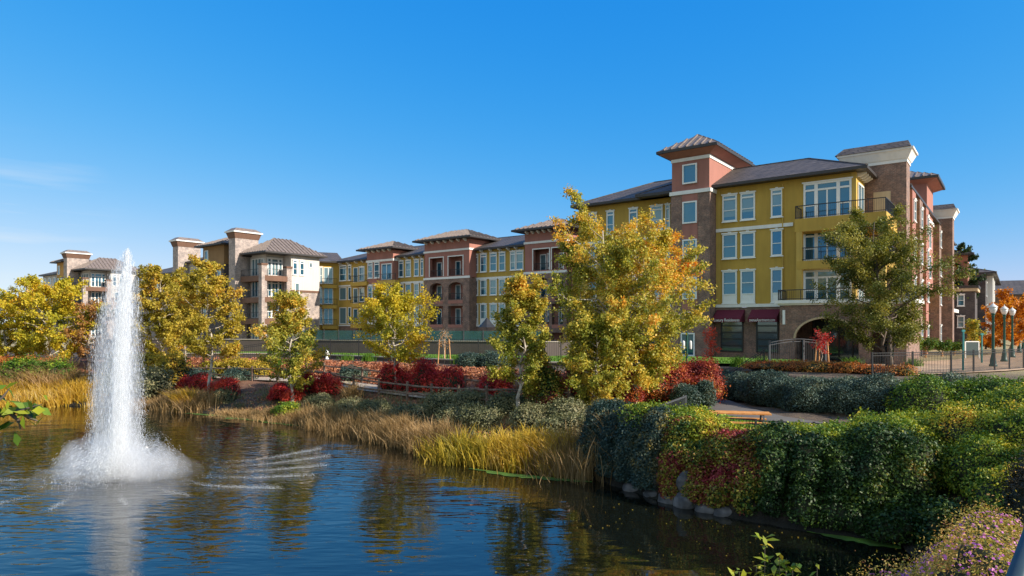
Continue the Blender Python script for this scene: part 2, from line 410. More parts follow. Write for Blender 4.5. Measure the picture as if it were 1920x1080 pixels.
M['l_cover'] = m_leaf('ground_cover_leaves', [(0.0, (0.20, 0.05, 0.02)), (0.45, (0.42, 0.12, 0.03)), (.75, (0.46, 0.22, 0.05)), (1.0, (0.20, 0.22, 0.04))], .3, pscale=1.2)
M['l_mulch'] = m_leaf('litter', [(0.0, (0.16, 0.045, 0.025)), (0.5, (0.36, 0.13, 0.06)), (1.0, (0.52, 0.24, 0.11))], .0, pscale=1.2)
M['l_flowerbush'] = m_leaf('aster_leaves', [(0.0, (0.06, 0.11, 0.015)), (0.35, (0.28, 0.27, 0.04)), (.65, (0.55, 0.38, 0.10)), (1.0, (0.50, 0.16, 0.14))], .3, pscale=2.0)
M['grass'] = m_leaf('grass_blades', [(0.0, (0.03, 0.09, 0.008)), (0.6, (0.08, 0.18, 0.012)), (1.0, (0.22, 0.30, 0.02))], .3)
M['reed_gold'] = m_leaf('golden_reeds', [(0.0, (0.16, 0.14, 0.015)), (0.4, (0.45, 0.28, 0.02)), (.75, (0.56, 0.37, 0.06)), (1.0, (0.55, 0.42, 0.18))], .35)
M['reed_mix'] = m_leaf('green_gold_reeds', [(0.0, (0.10, 0.12, 0.015)), (0.35, (0.34, 0.26, 0.02)), (.7, (0.56, 0.38, 0.05)), (1.0, (0.58, 0.43, 0.17))], .3)
M['reed_dry'] = m_leaf('dry_reeds', [(0.0, (0.10, 0.07, 0.03)), (0.5, (0.26, 0.17, 0.075)), (1.0, (0.46, 0.30, 0.14))], .3)
M['l_bluetop'] = m_leaf('blue_green_leaves', [(0.0, (0.010, 0.028, 0.030)), (0.55, (0.035, 0.075, 0.065)), (.8, (0.14, 0.13, 0.06)), (1.0, (0.50, 0.34, 0.06))], .2, pscale=1.3)
M['algae'] = m_plain('algae', (0.06, 0.13, 0.01), .8, 0, .5, 2.0)

# ---------------------------------------------------------------- the lie of the land
SHORE = np.array([(-400, 50), (-120, 47), (-80, 46), (-45, 44.5), (-30.7, 44), (-24, 43.4), (-20.5, 41.5), (-18, 39.8), (-15.1, 38), (-11.7, 36), (-6.7, 31.5), (-2.8, 27.0), (0, 24.8),
                  (2.9, 23.7), (3.9, 21.6), (5.3, 19.7), (6.6, 18.4), (8.25, 17.2), (9.7, 16.4), (9.4, 14.5), (7.6, 12.5), (5.6, 11), (4.0, 9), (3.0, 6.5), (2.2, 5.0), (0.5, 4.2), (-6, 3.8), (-20, 3), (-400, 2)], float)
PLAZA = np.array([(3.5, 23.8), (5.6, 20.3), (6.9, 19.0), (9.9, 17.3), (14, 20.5), (22, 26.6), (20.5, 29.6), (15.6, 31.0), (14.0, 34.5), (13.4, 40.5), (9.3, 41), (7.5, 36), (4.6, 29)], float)

def poly_sd(x, y, P):
    """signed distance to polygon P, positive outside"""
    x = np.asarray(x, float); y = np.asarray(y, float)
    best = np.full(x.shape, 1e9); inside = np.zeros(x.shape, bool)
    for (x0, y0), (x1, y1) in zip(P, np.roll(P, -1, axis=0)):
        dx, dy = x1 - x0, y1 - y0
        t = np.clip(((x - x0) * dx + (y - y0) * dy) / (dx * dx + dy * dy), 0, 1)
        best = np.minimum(best, np.hypot(x - x0 - t * dx, y - y0 - t * dy))
        if dy:
            c = (y0 > y) != (y1 > y)
            inside ^= c & (x < dx * (y - y0) / dy + x0)
    return np.where(inside, -best, best)

def sstep(t): t = np.clip(t, 0, 1); return t * t * (3 - 2 * t)

def height(x, y):
    x = np.asarray(x, float); y = np.asarray(y, float)
    d = poly_sd(x, y, SHORE)
    zf = np.interp(d, [-3, -.6, 0, .6, 2, 4.5, 5, 7.2, 9.5, 10.5, 14], [-1.2, -.35, 0.02, .18, .5, 1.40, 1.5, 1.55, 2.4, 2.62, 2.7])
    zn = np.interp(d, [-3, -.6, 0, 1, 3, 5, 7, 14, 20], [-1.2, -.5, 0.02, .6, 1.4, 2.2, 2.7, 2.9, 2.7])
    zc = np.interp(d, [-3, 0, 1, 2.2, 4], [-1.5, 0.02, 1.6, 3.6, 3.9])
    zn = zn + (zc - zn) * sstep((8 - y) / 4) * sstep((5 - x) / 3)
    s = (17.5 + .62 * (x - 9.8)) - y
    s = np.where(x < 9.7, np.where(y < 15, 5.0, -5.0), s)
    z = zf + (zn - zf) * sstep((s + 1.5) / 3.0)
    pd = poly_sd(x, y, PLAZA)
    z = z + (1.15 - z) * sstep((0.9 - pd) / 1.0) * (d > -0.3)
    return z
def H(x, y): return float(height(np.array([x]), np.array([y]))[0])

def axis(segs):
    out = []
    for a, b, st in segs: out += list(np.arange(a, b, st))
    out.append(segs[-1][1]); return np.array(out)
gx = axis([(-2500, -400, 300), (-400, -100, 30), (-100, -40, 2.5), (-40, 26, .42), (26, 60, 2), (60, 200, 20), (200, 2500, 300)])
gy = axis([(-1500, -100, 200), (-100, -10, 15), (-10, 2, 1.5), (2, 56, .42), (56, 100, 3), (100, 400, 30), (400, 4000, 400)])
X, Y = np.meshgrid(gx, gy); Z = height(X, Y)
rough = 0.03 * (np.sin(X * 2.1 + 1.3 * Y) + np.sin(2.7 * Y - 1.1 * X + 1)) * (Z < 2.5)
Z = Z + rough
nx, ny = len(gx), len(gy)
idx = np.arange(nx * ny).reshape(ny, nx)
Q = np.stack([idx[:-1, :-1], idx[:-1, 1:], idx[1:, 1:], idx[1:, :-1]], -1).reshape(-1, 4)
dd = poly_sd(X, Y, SHORE)
mulch = (np.interp(dd, [2.5, 4, 7.0, 7.6, 10.4, 11.2], [0, .35, .5, 1, 1, 0]) * (X < 7) * (poly_sd(X, Y, PLAZA) > .8)).ravel()
m, nt, b = mat_new('soil'); L = nt.links
a = N(nt, 'ShaderNodeAttribute', attribute_name='mulch')
n1 = N(nt, 'ShaderNodeTexNoise', Scale=2.2, Detail=8.0); L.new(coords(nt), n1.inputs['Vector'])
n2 = N(nt, 'ShaderNodeTexNoise', Scale=14.0, Detail=4.0); L.new(coords(nt), n2.inputs['Vector'])
r1 = ramp(nt, [(.3, (.045, .034, .026)), (.55, (.10, .07, .05)), (.75, (.16, .11, .07))]); L.new(n1.outputs[0], r1.inputs[0])
r2 = ramp(nt, [(.3, (.20, .07, .035)), (.55, (.38, .14, .06)), (.75, (.46, .22, .10))]); L.new(n2.outputs[0], r2.inputs[0])
L.new(mixc(nt, a.outputs['Fac'], r1.outputs[0], r2.outputs[0]), b.inputs['Base Color'])
b.inputs['Roughness'].default_value = 1; bump(nt, b, n2.outputs[0], .8, .06)
fa = N(nt, 'ShaderNodeAttribute', attribute_name='bounce_ground')
r3 = ramp(nt, [(.3, (.22, .17, .08)), (.7, (.40, .32, .17))]); L.new(n1.outputs[0], r3.inputs[0])
c_ = mixc(nt, fa.outputs['Fac'], b.inputs['Base Color'].links[0].from_socket, r3.outputs[0])
sz = N(nt, 'ShaderNodeSeparateXYZ'); L.new(coords(nt), sz.inputs[0]); wt = N(nt, 'ShaderNodeMapRange'); wt.inputs[1].default_value = .12; wt.inputs[2].default_value = .5; L.new(sz.outputs[2], wt.inputs[0])
L.new(mixc(nt, wt.outputs[0], (.012, .011, .008), c_), b.inputs['Base Color'])
bounce_ground = (sstep((dd - 22) / 10) + sstep((-Y - 2) / 6)).clip(0, 1).ravel()  # far and rear ground paled to tan to bounce warm light onto the facades
me = np_mesh('ground', np.stack([X.ravel(), Y.ravel(), Z.ravel()], -1), Q, m, {'mulch': mulch, 'bounce_ground': bounce_ground}, True)
tag(link('ground', me), 'mulched earth bank and terrace round the pond', 'ground', kind='structure')

# water
m, nt, b = mat_new('pond_water'); L = nt.links
b.inputs['Base Color'].default_value = (0.005, 0.006, 0.004, 1)
b.inputs['Roughness'].default_value = 0.03; b.inputs['IOR'].default_value = 1.8
mp = N(nt, 'ShaderNodeMapping'); mp.inputs['Scale'].default_value = (.85, 2.6, 1); mp.inputs['Rotation'].default_value = (0, 0, .12); L.new(coords(nt), mp.inputs['Vector'])
w1 = N(nt, 'ShaderNodeTexNoise', Scale=1.7, Detail=1.5, Roughness=.45, Distortion=.5); L.new(mp.outputs[0], w1.inputs['Vector'])
mp2 = N(nt, 'ShaderNodeMapping'); mp2.inputs['Scale'].default_value = (.35, .8, 1); mp2.inputs['Rotation'].default_value = (0, 0, -.2); L.new(coords(nt), mp2.inputs['Vector'])
w2 = N(nt, 'ShaderNodeTexNoise', Scale=1.1, Detail=2.0); L.new(mp2.outputs[0], w2.inputs['Vector'])
# calmer in some patches, rougher round the fountain
FX, FY = at(222, 23.5), 23.5
pt = N(nt, 'ShaderNodeTexNoise', Scale=.12, Detail=2.0); L.new(coords(nt), pt.inputs['Vector'])
amp = N(nt, 'ShaderNodeMapRange'); amp.inputs[1].default_value = .3; amp.inputs[2].default_value = .7; amp.inputs[3].default_value = .15; amp.inputs[4].default_value = .65; L.new(pt.outputs[0], amp.inputs[0])
vd = N(nt, 'ShaderNodeVectorMath', operation='DISTANCE'); vd.inputs[1].default_value = (FX, FY, 0); L.new(coords(nt), vd.inputs[0])
fr = N(nt, 'ShaderNodeMapRange'); fr.inputs[1].default_value = 3; fr.inputs[2].default_value = 17; fr.inputs[3].default_value = 1.5; fr.inputs[4].default_value = .0; L.new(vd.outputs['Value'], fr.inputs[0])
am = N(nt, 'ShaderNodeMath', operation='ADD'); L.new(amp.outputs[0], am.inputs[0]); L.new(fr.outputs[0], am.inputs[1])
h1 = N(nt, 'ShaderNodeMath', operation='MULTIPLY'); L.new(w1.outputs[0], h1.inputs[0]); L.new(am.outputs[0], h1.inputs[1])
h2 = N(nt, 'ShaderNodeMath', operation='MULTIPLY_ADD'); h2.inputs[1].default_value = 2.6; L.new(w2.outputs[0], h2.inputs[0]); L.new(h1.outputs[0], h2.inputs[2])
# rings running out from the fountain
rs = N(nt, 'ShaderNodeMath', operation='MULTIPLY'); rs.inputs[1].default_value = 7.0; L.new(vd.outputs['Value'], rs.inputs[0])
rsn = N(nt, 'ShaderNodeMath', operation='SINE'); L.new(rs.outputs[0], rsn.inputs[0])
rf = N(nt, 'ShaderNodeMapRange'); rf.inputs[1].default_value = 2; rf.inputs[2].default_value = 16; rf.inputs[3].default_value = .16; rf.inputs[4].default_value = 0; L.new(vd.outputs['Value'], rf.inputs[0])
h3 = N(nt, 'ShaderNodeMath', operation='MULTIPLY_ADD'); L.new(rsn.outputs[0], h3.inputs[0]); L.new(rf.outputs[0], h3.inputs[1]); L.new(h2.outputs[0], h3.inputs[2])
bump(nt, b, h3.outputs[0], 1.0, .012)
wx = axis([(-400, -60, 60), (-60, 20, 10)]); wy = axis([(0, 60, 10)])
X, Y = np.meshgrid(wx, wy); nx, ny = len(wx), len(wy); idx = np.arange(nx * ny).reshape(ny, nx)
Q = np.stack([idx[:-1, :-1], idx[:-1, 1:], idx[1:, 1:], idx[1:, :-1]], -1).reshape(-1, 4)
tag(link('water', np_mesh('water', np.stack([X.ravel(), Y.ravel(), 0 * X.ravel()], -1), Q, m)), 'rippled dark blue pond water', 'water', kind='structure')

def ribbon(name, pts, width, mat, dz=.035, label=None, cat='path'):
    """a paved strip that follows the ground"""
    P = [Vector((*p, 0)) for p in pts]; C = []
    for a, b_ in zip(P, P[1:]):
        n = max(1, int((b_ - a).length / .4)); C += [a.lerp(b_, i / n) for i in range(n)]
    C.append(P[-1]); C = np.array([(c.x, c.y) for c in C])
    T = np.gradient(C, axis=0); T /= np.linalg.norm(T, axis=1)[:, None]; Nn = np.stack([-T[:, 1], T[:, 0]], -1)
    k = max(3, int(width / .4) + 1); s = np.linspace(-.5, .5, k) * width
    G = C[:, None, :] + Nn[:, None, :] * s[None, :, None]
    z = np.maximum(height(G[..., 0], G[..., 1]), height(G[..., 0] + .15, G[..., 1])) + dz + .03
    V = np.concatenate([G, z[..., None]], -1).reshape(-1, 3); n = len(C)
    idx = np.arange(n * k).reshape(n, k)
    Q = np.stack([idx[:-1, :-1], idx[1:, :-1], idx[1:, 1:], idx[:-1, 1:]], -1).reshape(-1, 4)
    return tag(link(name, np_mesh(name, V, Q[:, ::-1], mat)), label, cat, kind='structure')

def inland(i0, i1, d):
    """shoreline stretch pushed d metres inland"""
    S = SHORE[i0:i1]; T = np.gradient(S, axis=0); T /= np.linalg.norm(T, axis=1)[:, None]
    Nn = np.stack([-T[:, 1], T[:, 0]], -1)
    return [tuple(p) for p in S + Nn * d]
PATHLINE = [(-70, 51.6), (-45, 50.4), (-30.5, 49.8), (-22, 49.0), (-15.5, 46.0), (-10.8, 42.6), (-5.0, 37.2), (-0.5, 33.2), (3.2, 31.0), (6.4, 33.2), (9.2, 37.5), (10.9, 41)]
ribbon('footpath', PATHLINE, 2.0, M['pathtan'], label='tan footpath along the bank')
ribbon('path', [(10.7, 41.5), (11.0, 37.5), (10.9, 33.5), (11.4, 30), (13, 27), (17, 24.6)], 2.4, M['asphalt'], label='grey path curving past the picnic lawn')
ribbon('pavement', [(20, 38.5), (27, 41.5), (36, 47), (50, 60), (75, 90)], 7.5, M['paving'], label='tan paved walk beside the building')
ribbon('street', [(33, 36), (42, 44.5), (60, 61), (90, 95)], 5.0, M['asphalt'], label='shaded walk under the street lamps')

# ---------------------------------------------------------------- foliage machinery
def rot_noise(P, f, seed):
    r = np.random.default_rng(seed); out = np.zeros(len(P))
    for k in range(6):
        w = r.normal(size=3) * f * (1 + k * .35); out += np.sin(P @ w + r.uniform(0, 6.28)) / (1 + k * .3)
    return out / 2.6

def leaf_arrays(P, Nrm, size, r, aspect=.62, jitter=.8):
    n = len(P)
    Nn = Nrm + r.normal(size=(n, 3)) * jitter; Nn /= np.linalg.norm(Nn, axis=1)[:, None] + 1e-9
    A = np.cross(Nn, r.normal(size=(n, 3))); A /= np.linalg.norm(A, axis=1)[:, None] + 1e-9
    B = np.cross(Nn, A)
    l = size * r.uniform(.6, 1.25, n)[:, None]; w = l * aspect
    V = np.stack([P - A * l * .5, P + B * w * .5 + A * l * .08 + Nn * l * .08, P + A * l * .5, P - B * w * .5 + A * l * .08 + Nn * l * .08], 1).reshape(-1, 3)
    return V, np.arange(4 * n).reshape(n, 4)

def leaves_mesh(name, P, Nrm, size, mat, seed, tint=None, aspect=.62, jitter=.8, origin=(0, 0, 0)):
    r = np.random.default_rng(seed)
    V, Q = leaf_arrays(P, Nrm, size, r, aspect, jitter)
    V = V - np.array(origin)
    t = (tint if tint is not None else r.uniform(0, 1, len(P)))
    return np_mesh(name, V, Q, mat, {'tint': np.repeat(np.clip(t, 0, 1), 4)})

def tree(name, label, base, h, R, nleaf, leaf, mat, bark, seed, clear=.18, prof=None, tr=.12, lean=(0, 0), cat='tree', group=None, limbs=34, multi=1, spread=.95, sparse=1.0, ecc=1.0, up=(25, 60), cluster=.10, hang=0.0, grad=0.0):
    r = np.random.default_rng(seed)
    prof = prof or (lambda t: math.sin(math.pi * min(1, (t * .85 + .12))) ** .7)
    root = empty(name, base, 0, label, cat, group)
    mb = MB(); P = []; TW = []
    trunks = []
    for k in range(multi):
        a0 = r.uniform(0, 6.28); sp = 0 if multi == 1 else R * .35
        pts = []; n = 9
        for i in range(n):
            t = i / (n - 1)
            pts.append(Vector((lean[0] * t + math.cos(a0) * sp * t + r.normal() * .015 * h * (t > 0), lean[1] * t + math.sin(a0) * sp * t + r.normal() * .015 * h * (t > 0), t * h * (.93 if k == 0 else r.uniform(.7, .85)) - (.25 if i == 0 else 0))))
        trunks.append(pts)
        mb.tube(pts, [tr * (1 - .88 * (i / (n - 1)) ** .8) * (1.25 if i == 0 else 1) * (1 if k == 0 else .75) for i in range(n)], 8)
    per = max(1, nleaf // (limbs * 7))
    for i in range(limbs):
        pts = trunks[i % multi]
        t = clear + (1 - clear) * ((i + r.uniform(0, .9)) / limbs) ** .9 * .97
        f = t * (len(pts) - 1); j = min(int(f), len(pts) - 2); p0 = pts[j].lerp(pts[j + 1], f - j)
        tt = (t - clear) / (1 - clear)
        aa = i * 2.399 + r.uniform(-.5, .5)
        ln = R * prof(tt) * r.uniform(.62, 1.12)
        e = math.radians(r.uniform(*up) * (1 - .3 * (1 - tt)))
        d = Vector((math.cos(aa) * ecc, math.sin(aa), 0))
        lp = [p0]
        for q in range(1, 5):
            g = q / 4
            lp.append(p0 + d * ln * g * spread + Vector((r.normal(), r.normal(), r.normal())) * ln * .05 + Vector((0, 0, ln * (math.tan(e) * g * .75 - hang * g * g))))
        r0 = max(.012, tr * .42 * (1 - .75 * t))
        mb.tube(lp, [r0, r0 * .8, r0 * .6, r0 * .38, r0 * .15], 5, False)
        for q in range(7):
            g = .30 + .70 * (q + r.uniform(0, 1)) / 7
            ff = g * 4; jj = min(int(ff), 3); s = lp[jj].lerp(lp[jj + 1], ff - jj)
            td = (d + Vector((r.normal(), r.normal(), r.normal() * .8 + .3)) * .9).normalized() * max(.35, ln * .36)
            if q == 6: td = (d + Vector((0, 0, .5))).normalized() * max(.3, ln * .22)
            en = s + td
            if r.uniform() < .8: mb.tube([s, s.lerp(en, .5) + Vector((0, 0, .03)), en], [r0 * .3, r0 * .2, .004], 4, False)
            k = int(per * r.uniform(.35, 1.6) * sparse)
            if k < 1: continue
            u = r.uniform(.05, 1.12, k)[:, None]
            c = np.array(s)[None] * (1 - u) + np.array(en)[None] * u + r.normal(size=(k, 3)) * (cluster * (.55 + .25 * R))
            P.append(c); TW.append(np.full(k, r.uniform(0, 1)))
    P = np.concatenate(P); TW = np.concatenate(TW)
    cen = np.array([lean[0] * .5, lean[1] * .5, h * .5])
    Nn = (P - cen); Nn /= np.linalg.norm(Nn, axis=1)[:, None] + 1e-6
    mb.build('trunk', bark, root, smooth=True)
    tint = TW * .45 + r.uniform(0, 1, len(P)) * .55 + grad * (P[:, 0] / R * .6 + P[:, 2] / h - .62)
    link('crown', leaves_mesh('crown', P, Nn * .5 + np.array([0, 0, .35]), leaf, mat, seed + 1, tint, .72, .9), root)
    return root

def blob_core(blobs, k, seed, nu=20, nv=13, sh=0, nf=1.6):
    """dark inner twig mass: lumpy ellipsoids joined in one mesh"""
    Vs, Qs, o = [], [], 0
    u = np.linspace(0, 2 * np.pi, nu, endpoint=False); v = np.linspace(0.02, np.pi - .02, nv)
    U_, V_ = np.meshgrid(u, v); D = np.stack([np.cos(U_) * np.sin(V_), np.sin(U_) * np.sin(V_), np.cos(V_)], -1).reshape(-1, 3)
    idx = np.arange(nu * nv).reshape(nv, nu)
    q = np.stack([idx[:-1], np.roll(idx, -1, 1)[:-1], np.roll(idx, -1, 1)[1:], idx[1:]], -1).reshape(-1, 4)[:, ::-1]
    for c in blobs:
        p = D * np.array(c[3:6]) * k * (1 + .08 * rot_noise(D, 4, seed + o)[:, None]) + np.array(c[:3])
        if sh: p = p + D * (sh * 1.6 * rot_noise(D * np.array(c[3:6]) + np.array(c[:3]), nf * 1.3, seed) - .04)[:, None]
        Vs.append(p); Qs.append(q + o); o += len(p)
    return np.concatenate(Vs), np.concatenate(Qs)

def shrub(name, label, blobs, n_, leaf, mat, seed, cat='shrub', group=None, kind=None, depth=.16, core=.86, aspect=.6, jit=.8, zmin=None, shaggy=.10, nf=1.6, corename='branches'):
    """blobs: (x, y, z, rx, ry, rz) in world coordinates"""
    r = np.random.default_rng(seed); n = int(n_ * 1.5)
    B = np.array(blobs, float)
    base = (B[:, 0].mean(), B[:, 1].mean(), (B[:, 2] - B[:, 5]).min() if zmin is None else zmin)
    base = (base[0], base[1], H(base[0], base[1]))
    root = empty(name, base, 0, label, cat, group, kind)
    area = (B[:, 3] * B[:, 4] + B[:, 3] * B[:, 5] + B[:, 4] * B[:, 5]); w = area / area.sum()
    ch = r.choice(len(B), size=int(n * 1.5), p=w)
    D = r.normal(size=(len(ch), 3)); D /= np.linalg.norm(D, axis=1)[:, None]
    D[:, 2] = np.where(D[:, 2] < -.55, -D[:, 2], D[:, 2])
    C = B[ch, :3]; Rr = B[ch, 3:6]
    rad = 1 + r.normal(size=len(ch)) * depth * .55 - np.abs(r.normal(size=len(ch))) * depth * .5
    P = C + D * Rr * rad[:, None]
    P += D * (shaggy * rot_noise(P, nf * 1.3, seed))[:, None] * 1.6
    keep = np.ones(len(P), bool)
    for i, b_ in enumerate(B):
        q = np.linalg.norm((P - b_[:3]) / b_[3:6], axis=1); keep &= ~((q < .80) & (ch != i))
    keep &= P[:, 2] > (base[2] - 3 if zmin is None else zmin)
    P, D = P[keep][:n], D[keep][:n]
    tint = .5 + .30 * rot_noise(P, nf, seed + 3) + r.uniform(-.38, .38, len(P))
    org = base
    link('foliage', leaves_mesh('foliage', P, D * .8 + np.array([0, 0, .35]), leaf, mat, seed + 1, tint, aspect, jit, org), root)
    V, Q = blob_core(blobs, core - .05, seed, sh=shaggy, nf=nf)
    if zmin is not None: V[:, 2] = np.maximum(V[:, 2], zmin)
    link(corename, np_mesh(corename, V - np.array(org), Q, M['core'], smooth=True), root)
    return root

def blades(name, label, P, hgt, w, mat, seed, cat='reeds', kind='stuff', group=None, lean=.45, wind=(-.08, -.03)):
    """ribbons of three segments rooted at P (n,2)"""
    r = np.random.default_rng(seed); n = len(P)
    z = np.maximum(height(P[:, 0], P[:, 1]), -.15) - .05
    h = hgt * r.uniform(.35, 1.2, n) * (1 + .25 * rot_noise(np.c_[P, 0 * z], 1.1, seed))
    a = r.uniform(0, 6.28, n); side = np.stack([np.cos(a), np.sin(a), 0 * a], -1)
    b_ = r.uniform(0, 6.28, n); ln = lean * h * np.abs(r.normal(size=n))
    off = np.stack([np.cos(b_) * ln + wind[0] * h, np.sin(b_) * ln + wind[1] * h, 0 * b_], -1)
    base = np.c_[P, z]; V = []
    for t, ww in ((0, 1), (.4, .9), (.75, .65), (1.0, .08)):
        c = base + off * (t ** 2.2)[..., None] if hasattr(t, 'shape') else base + off * t ** 2.2
        c = c + np.stack([0 * h, 0 * h, h * (t - .12 * t ** 3)], -1)
        V += [c - side * w * ww / 2, c + side * w * ww / 2]
    V = np.stack(V, 1)
    o = (np.arange(n) * 8)[:, None]
    Q = np.concatenate([o + np.array([0, 1, 3, 2]), o + np.array([2, 3, 5, 4]), o + np.array([4, 5, 7, 6])])
    tint = np.clip(.5 + .38 * rot_noise(base, 1.6, seed + 5) + r.uniform(-.4, .4, n), 0, 1)
    org = np.array([P[:, 0].mean(), P[:, 1].mean(), max(0, float(z.mean()))])
    me = np_mesh(name, V.reshape(-1, 3) - org, Q, mat, {'tint': np.repeat(tint, 8)})
    return tag(link(name, me, None, tuple(org)), label, cat, group, kind)

def along(line, n, w, seed, clump=0):
    """n random points within w metres either side of a polyline"""
    r = np.random.default_rng(seed); L_ = np.array(line, float); s = np.linalg.norm(np.diff(L_, axis=0), axis=1)
    c = r.choice(len(s), size=n, p=s / s.sum()); t = r.uniform(0, 1, n)[:, None]
    P = L_[c] * (1 - t) + L_[c + 1] * t
    if clump:
        K = P[:clump] + r.normal(size=(clump, 2)) * w * .5; C = K[r.integers(0, clump, n)] + r.normal(size=(n, 2)) * .20
        return np.where(r.uniform(size=(n, 1)) < .65, C, P + r.normal(size=(n, 2)) * w * .5)
    return P + r.normal(size=(n, 2)) * w * .5

# ---------------------------------------------------------------- the street grid of the buildings
TH = math.atan2(.609, .793)
OX, OY = 16.7, 53.7                                # left end of the yellow front wall
Uu = Vector((math.cos(TH), -math.sin(TH))); Vv = Vector((math.sin(TH), math.cos(TH)))
def G(u, v): p = Vector((OX, OY)) + Uu * u + Vv * v; return p.x, p.y
def US(x, v=0.0):
    """grid u of the wall point seen at photo column x on the front v"""
    k = (x - CX) / F; bx, by = OX + Vv.x * v, OY + Vv.y * v
    return (k * by - bx) / (Uu.x - k * Uu.y)
def VS(x, u):
    k = (x - CX) / F; bx, by = OX + Uu.x * u, OY + Uu.y * u
    return (k * by - bx) / (Vv.x - k * Vv.y)
def ZS(y, u, v):
    return CZ + (HY - y) / F * G(u, v)[1]

class Bld:
    """a building: an Empty on the grid whose parts are given in grid u, v and absolute height"""
    def __init__(s, label, u0, v0, g, cat='building', name='apartment_building'):
        x, y = G(u0, v0); s.u0, s.v0, s.g = u0, v0, g
        s.root = empty(name, (x, y, g), -TH, label, cat)
        s.cache = {}
    def off(s): return (-s.u0, -s.v0, -s.g)
    def part(s, name, mb, mat, parent=None, smooth=False):
        mesh = mb.mesh(name, mat, smooth)
        if parent is None: return link(name, mesh, s.root, s.off())
        o = link(name, mesh, parent)
        o.matrix_parent_inverse = Matrix.Identity(4)
        o.location = Vector(s.off()) - Vector(parent.location)
        return o
    def inst(s, name, me, child, side, a, c, z):
        """side 'f': front wall at v=c, a=u;  side 'r': right wall at u=c, a=v"""
        if side == 'f': loc, rz = (a - s.u0, c - s.v0, z - s.g), 0
        else: loc, rz = (c - s.u0, a - s.v0, z - s.g), math.pi / 2
        o = link(name, me, s.root, loc, rz)
        for cn, cm in child: link(cn, cm, o)
        return o

def window_meshes(w, h, kind, fm, gm, B_cache={}):
    key = (round(w, 2), round(h, 2), kind, fm.name)
    if key in B_cache: return B_cache[key]
    f, g = MB(), MB(); t = .11; d = -.09
    def fr(x0, x1, z0, z1, tt=t, dd=d):
        f.box(x0, x1, dd, .02, z0, z0 + tt); f.box(x0, x1, dd, .02, z1 - tt, z1)
        f.box(x0, x0 + tt, dd, .02, z0 + tt, z1 - tt); f.box(x1 - tt, x1, dd, .02, z0 + tt, z1 - tt)
    if kind in ('sash', 'hood', 'panel', 'hoodpanel'):
        z0 = h * .26 if 'panel' in kind else 0
        fr(0, w, 0, h)
        if z0: f.box(t, w - t, -.05, .02, t, z0); f.box(t, w - t, d, .02, z0, z0 + .08)
        zt = h - (.42 if 'hood' in kind else t)
        if 'hood' in kind: f.box(t, w - t, d, .02, zt, zt + .13); g.box(t, w - t, -.02, .01, zt + .13, h - t)
        zm = (z0 + zt) * .5
        f.box(t, w - t, d + .02, .02, zm, zm + .06)
        g.box(t, w - t, -.02, .01, max(z0 + .08, t), zm); g.box(t, w - t, -.02, .01, zm + .06, zt)
        f.box(-.07, w + .07, d - .05, .02, h, h + .09); f.box(w * .4, w * .6, d - .07, .02, h + .09, h + .15)
        f.box(-.05, w + .05, d - .05, .02, -.07, 0)
    elif kind == 'plain':
        fr(0, w, 0, h); g.box(t, w - t, -.02, .01, t, h - t)
    elif kind == 'slider':
        fr(0, w, 0, h); f.box(w / 2 - .05, w / 2 + .05, d + .02, .02, t, h - t)
        g.box(t, w / 2 - .05, -.02, .01, t, h - t); g.box(w / 2 + .05, w - t, -.02, .01, t, h - t)
    elif kind == 'triple':      # side light, sliding door with transom, side light
        fr(0, w, 0, h, .14); a, b_ = w * .27, w * .73
        for x in (a, b_): f.box(x - .12, x + .12, d, .02, .14, h - .14)
        f.box(a + .12, b_ - .12, d, .02, h - .62, h - .48); g.box(a + .12, b_ - .12, -.02, .01, h - .48, h - .14)
        m_ = (a + b_) / 2; f.box(m_ - .05, m_ + .05, d + .02, .02, .14, h - .62)
        g.box(a + .12, m_ - .05, -.02, .01, .14, h - .62); g.box(m_ + .05, b_ - .12, -.02, .01, .14, h - .62)
        for x0, x1 in ((.14, a - .12), (b_ + .12, w - .14)):
            f.box(x0, x1, d, .02, h - .62, h - .48); g.box(x0, x1, -.02, .01, h - .48, h - .14)
            f.box(x0, x1, d + .02, .02, h * .36, h * .36 + .07)
            g.box(x0, x1, -.02, .01, .14, h * .36); g.box(x0, x1, -.02, .01, h * .36 + .07, h - .62)
        f.box(-.1, w + .1, d - .06, .02, h, h + .1)
    elif kind == 'shop':
        fr(0, w, 0, h, .1)
        for k in range(1, 5): f.box(.1, w - .1, d + .02, .02, h * k / 5 - .05, h * k / 5 + .05)
        for k in range(5): g.box(.1, w - .1, -.02, .01, max(.1, h * k / 5 + .05), min(h - .1, h * (k + 1) / 5 - .05))
    elif kind == 'wide':
        n = max(2, int(w / .8)); fr(0, w, 0, h)
        for k in range(1, n): f.box(w * k / n - .05, w * k / n + .05, d, .02, t, h - t)
        for k in range(n): g.box(max(t, w * k / n + .05), min(w - t, w * (k + 1) / n - .05), -.02, .01, t, h - t)
    r = (f.mesh('window', fm), g.mesh('pane', gm)); B_cache[key] = r
    return r

def win(B, side, a, c, z0, w, h, kind='sash', fm=None, gm=None, name='window'):
    fme, gme = window_meshes(w, h, kind, fm or M['frame'], gm or M['glass'])
    return B.inst(name, fme, [('pane', gme)], side, a, c, z0)
def winpx(B, x0, x1, v, z0, z1, kind='sash', **k):
    u0, u1 = US(x0, v), US(x1, v); return win(B, 'f', u0, v, z0, u1 - u0, z1 - z0, kind, **k)

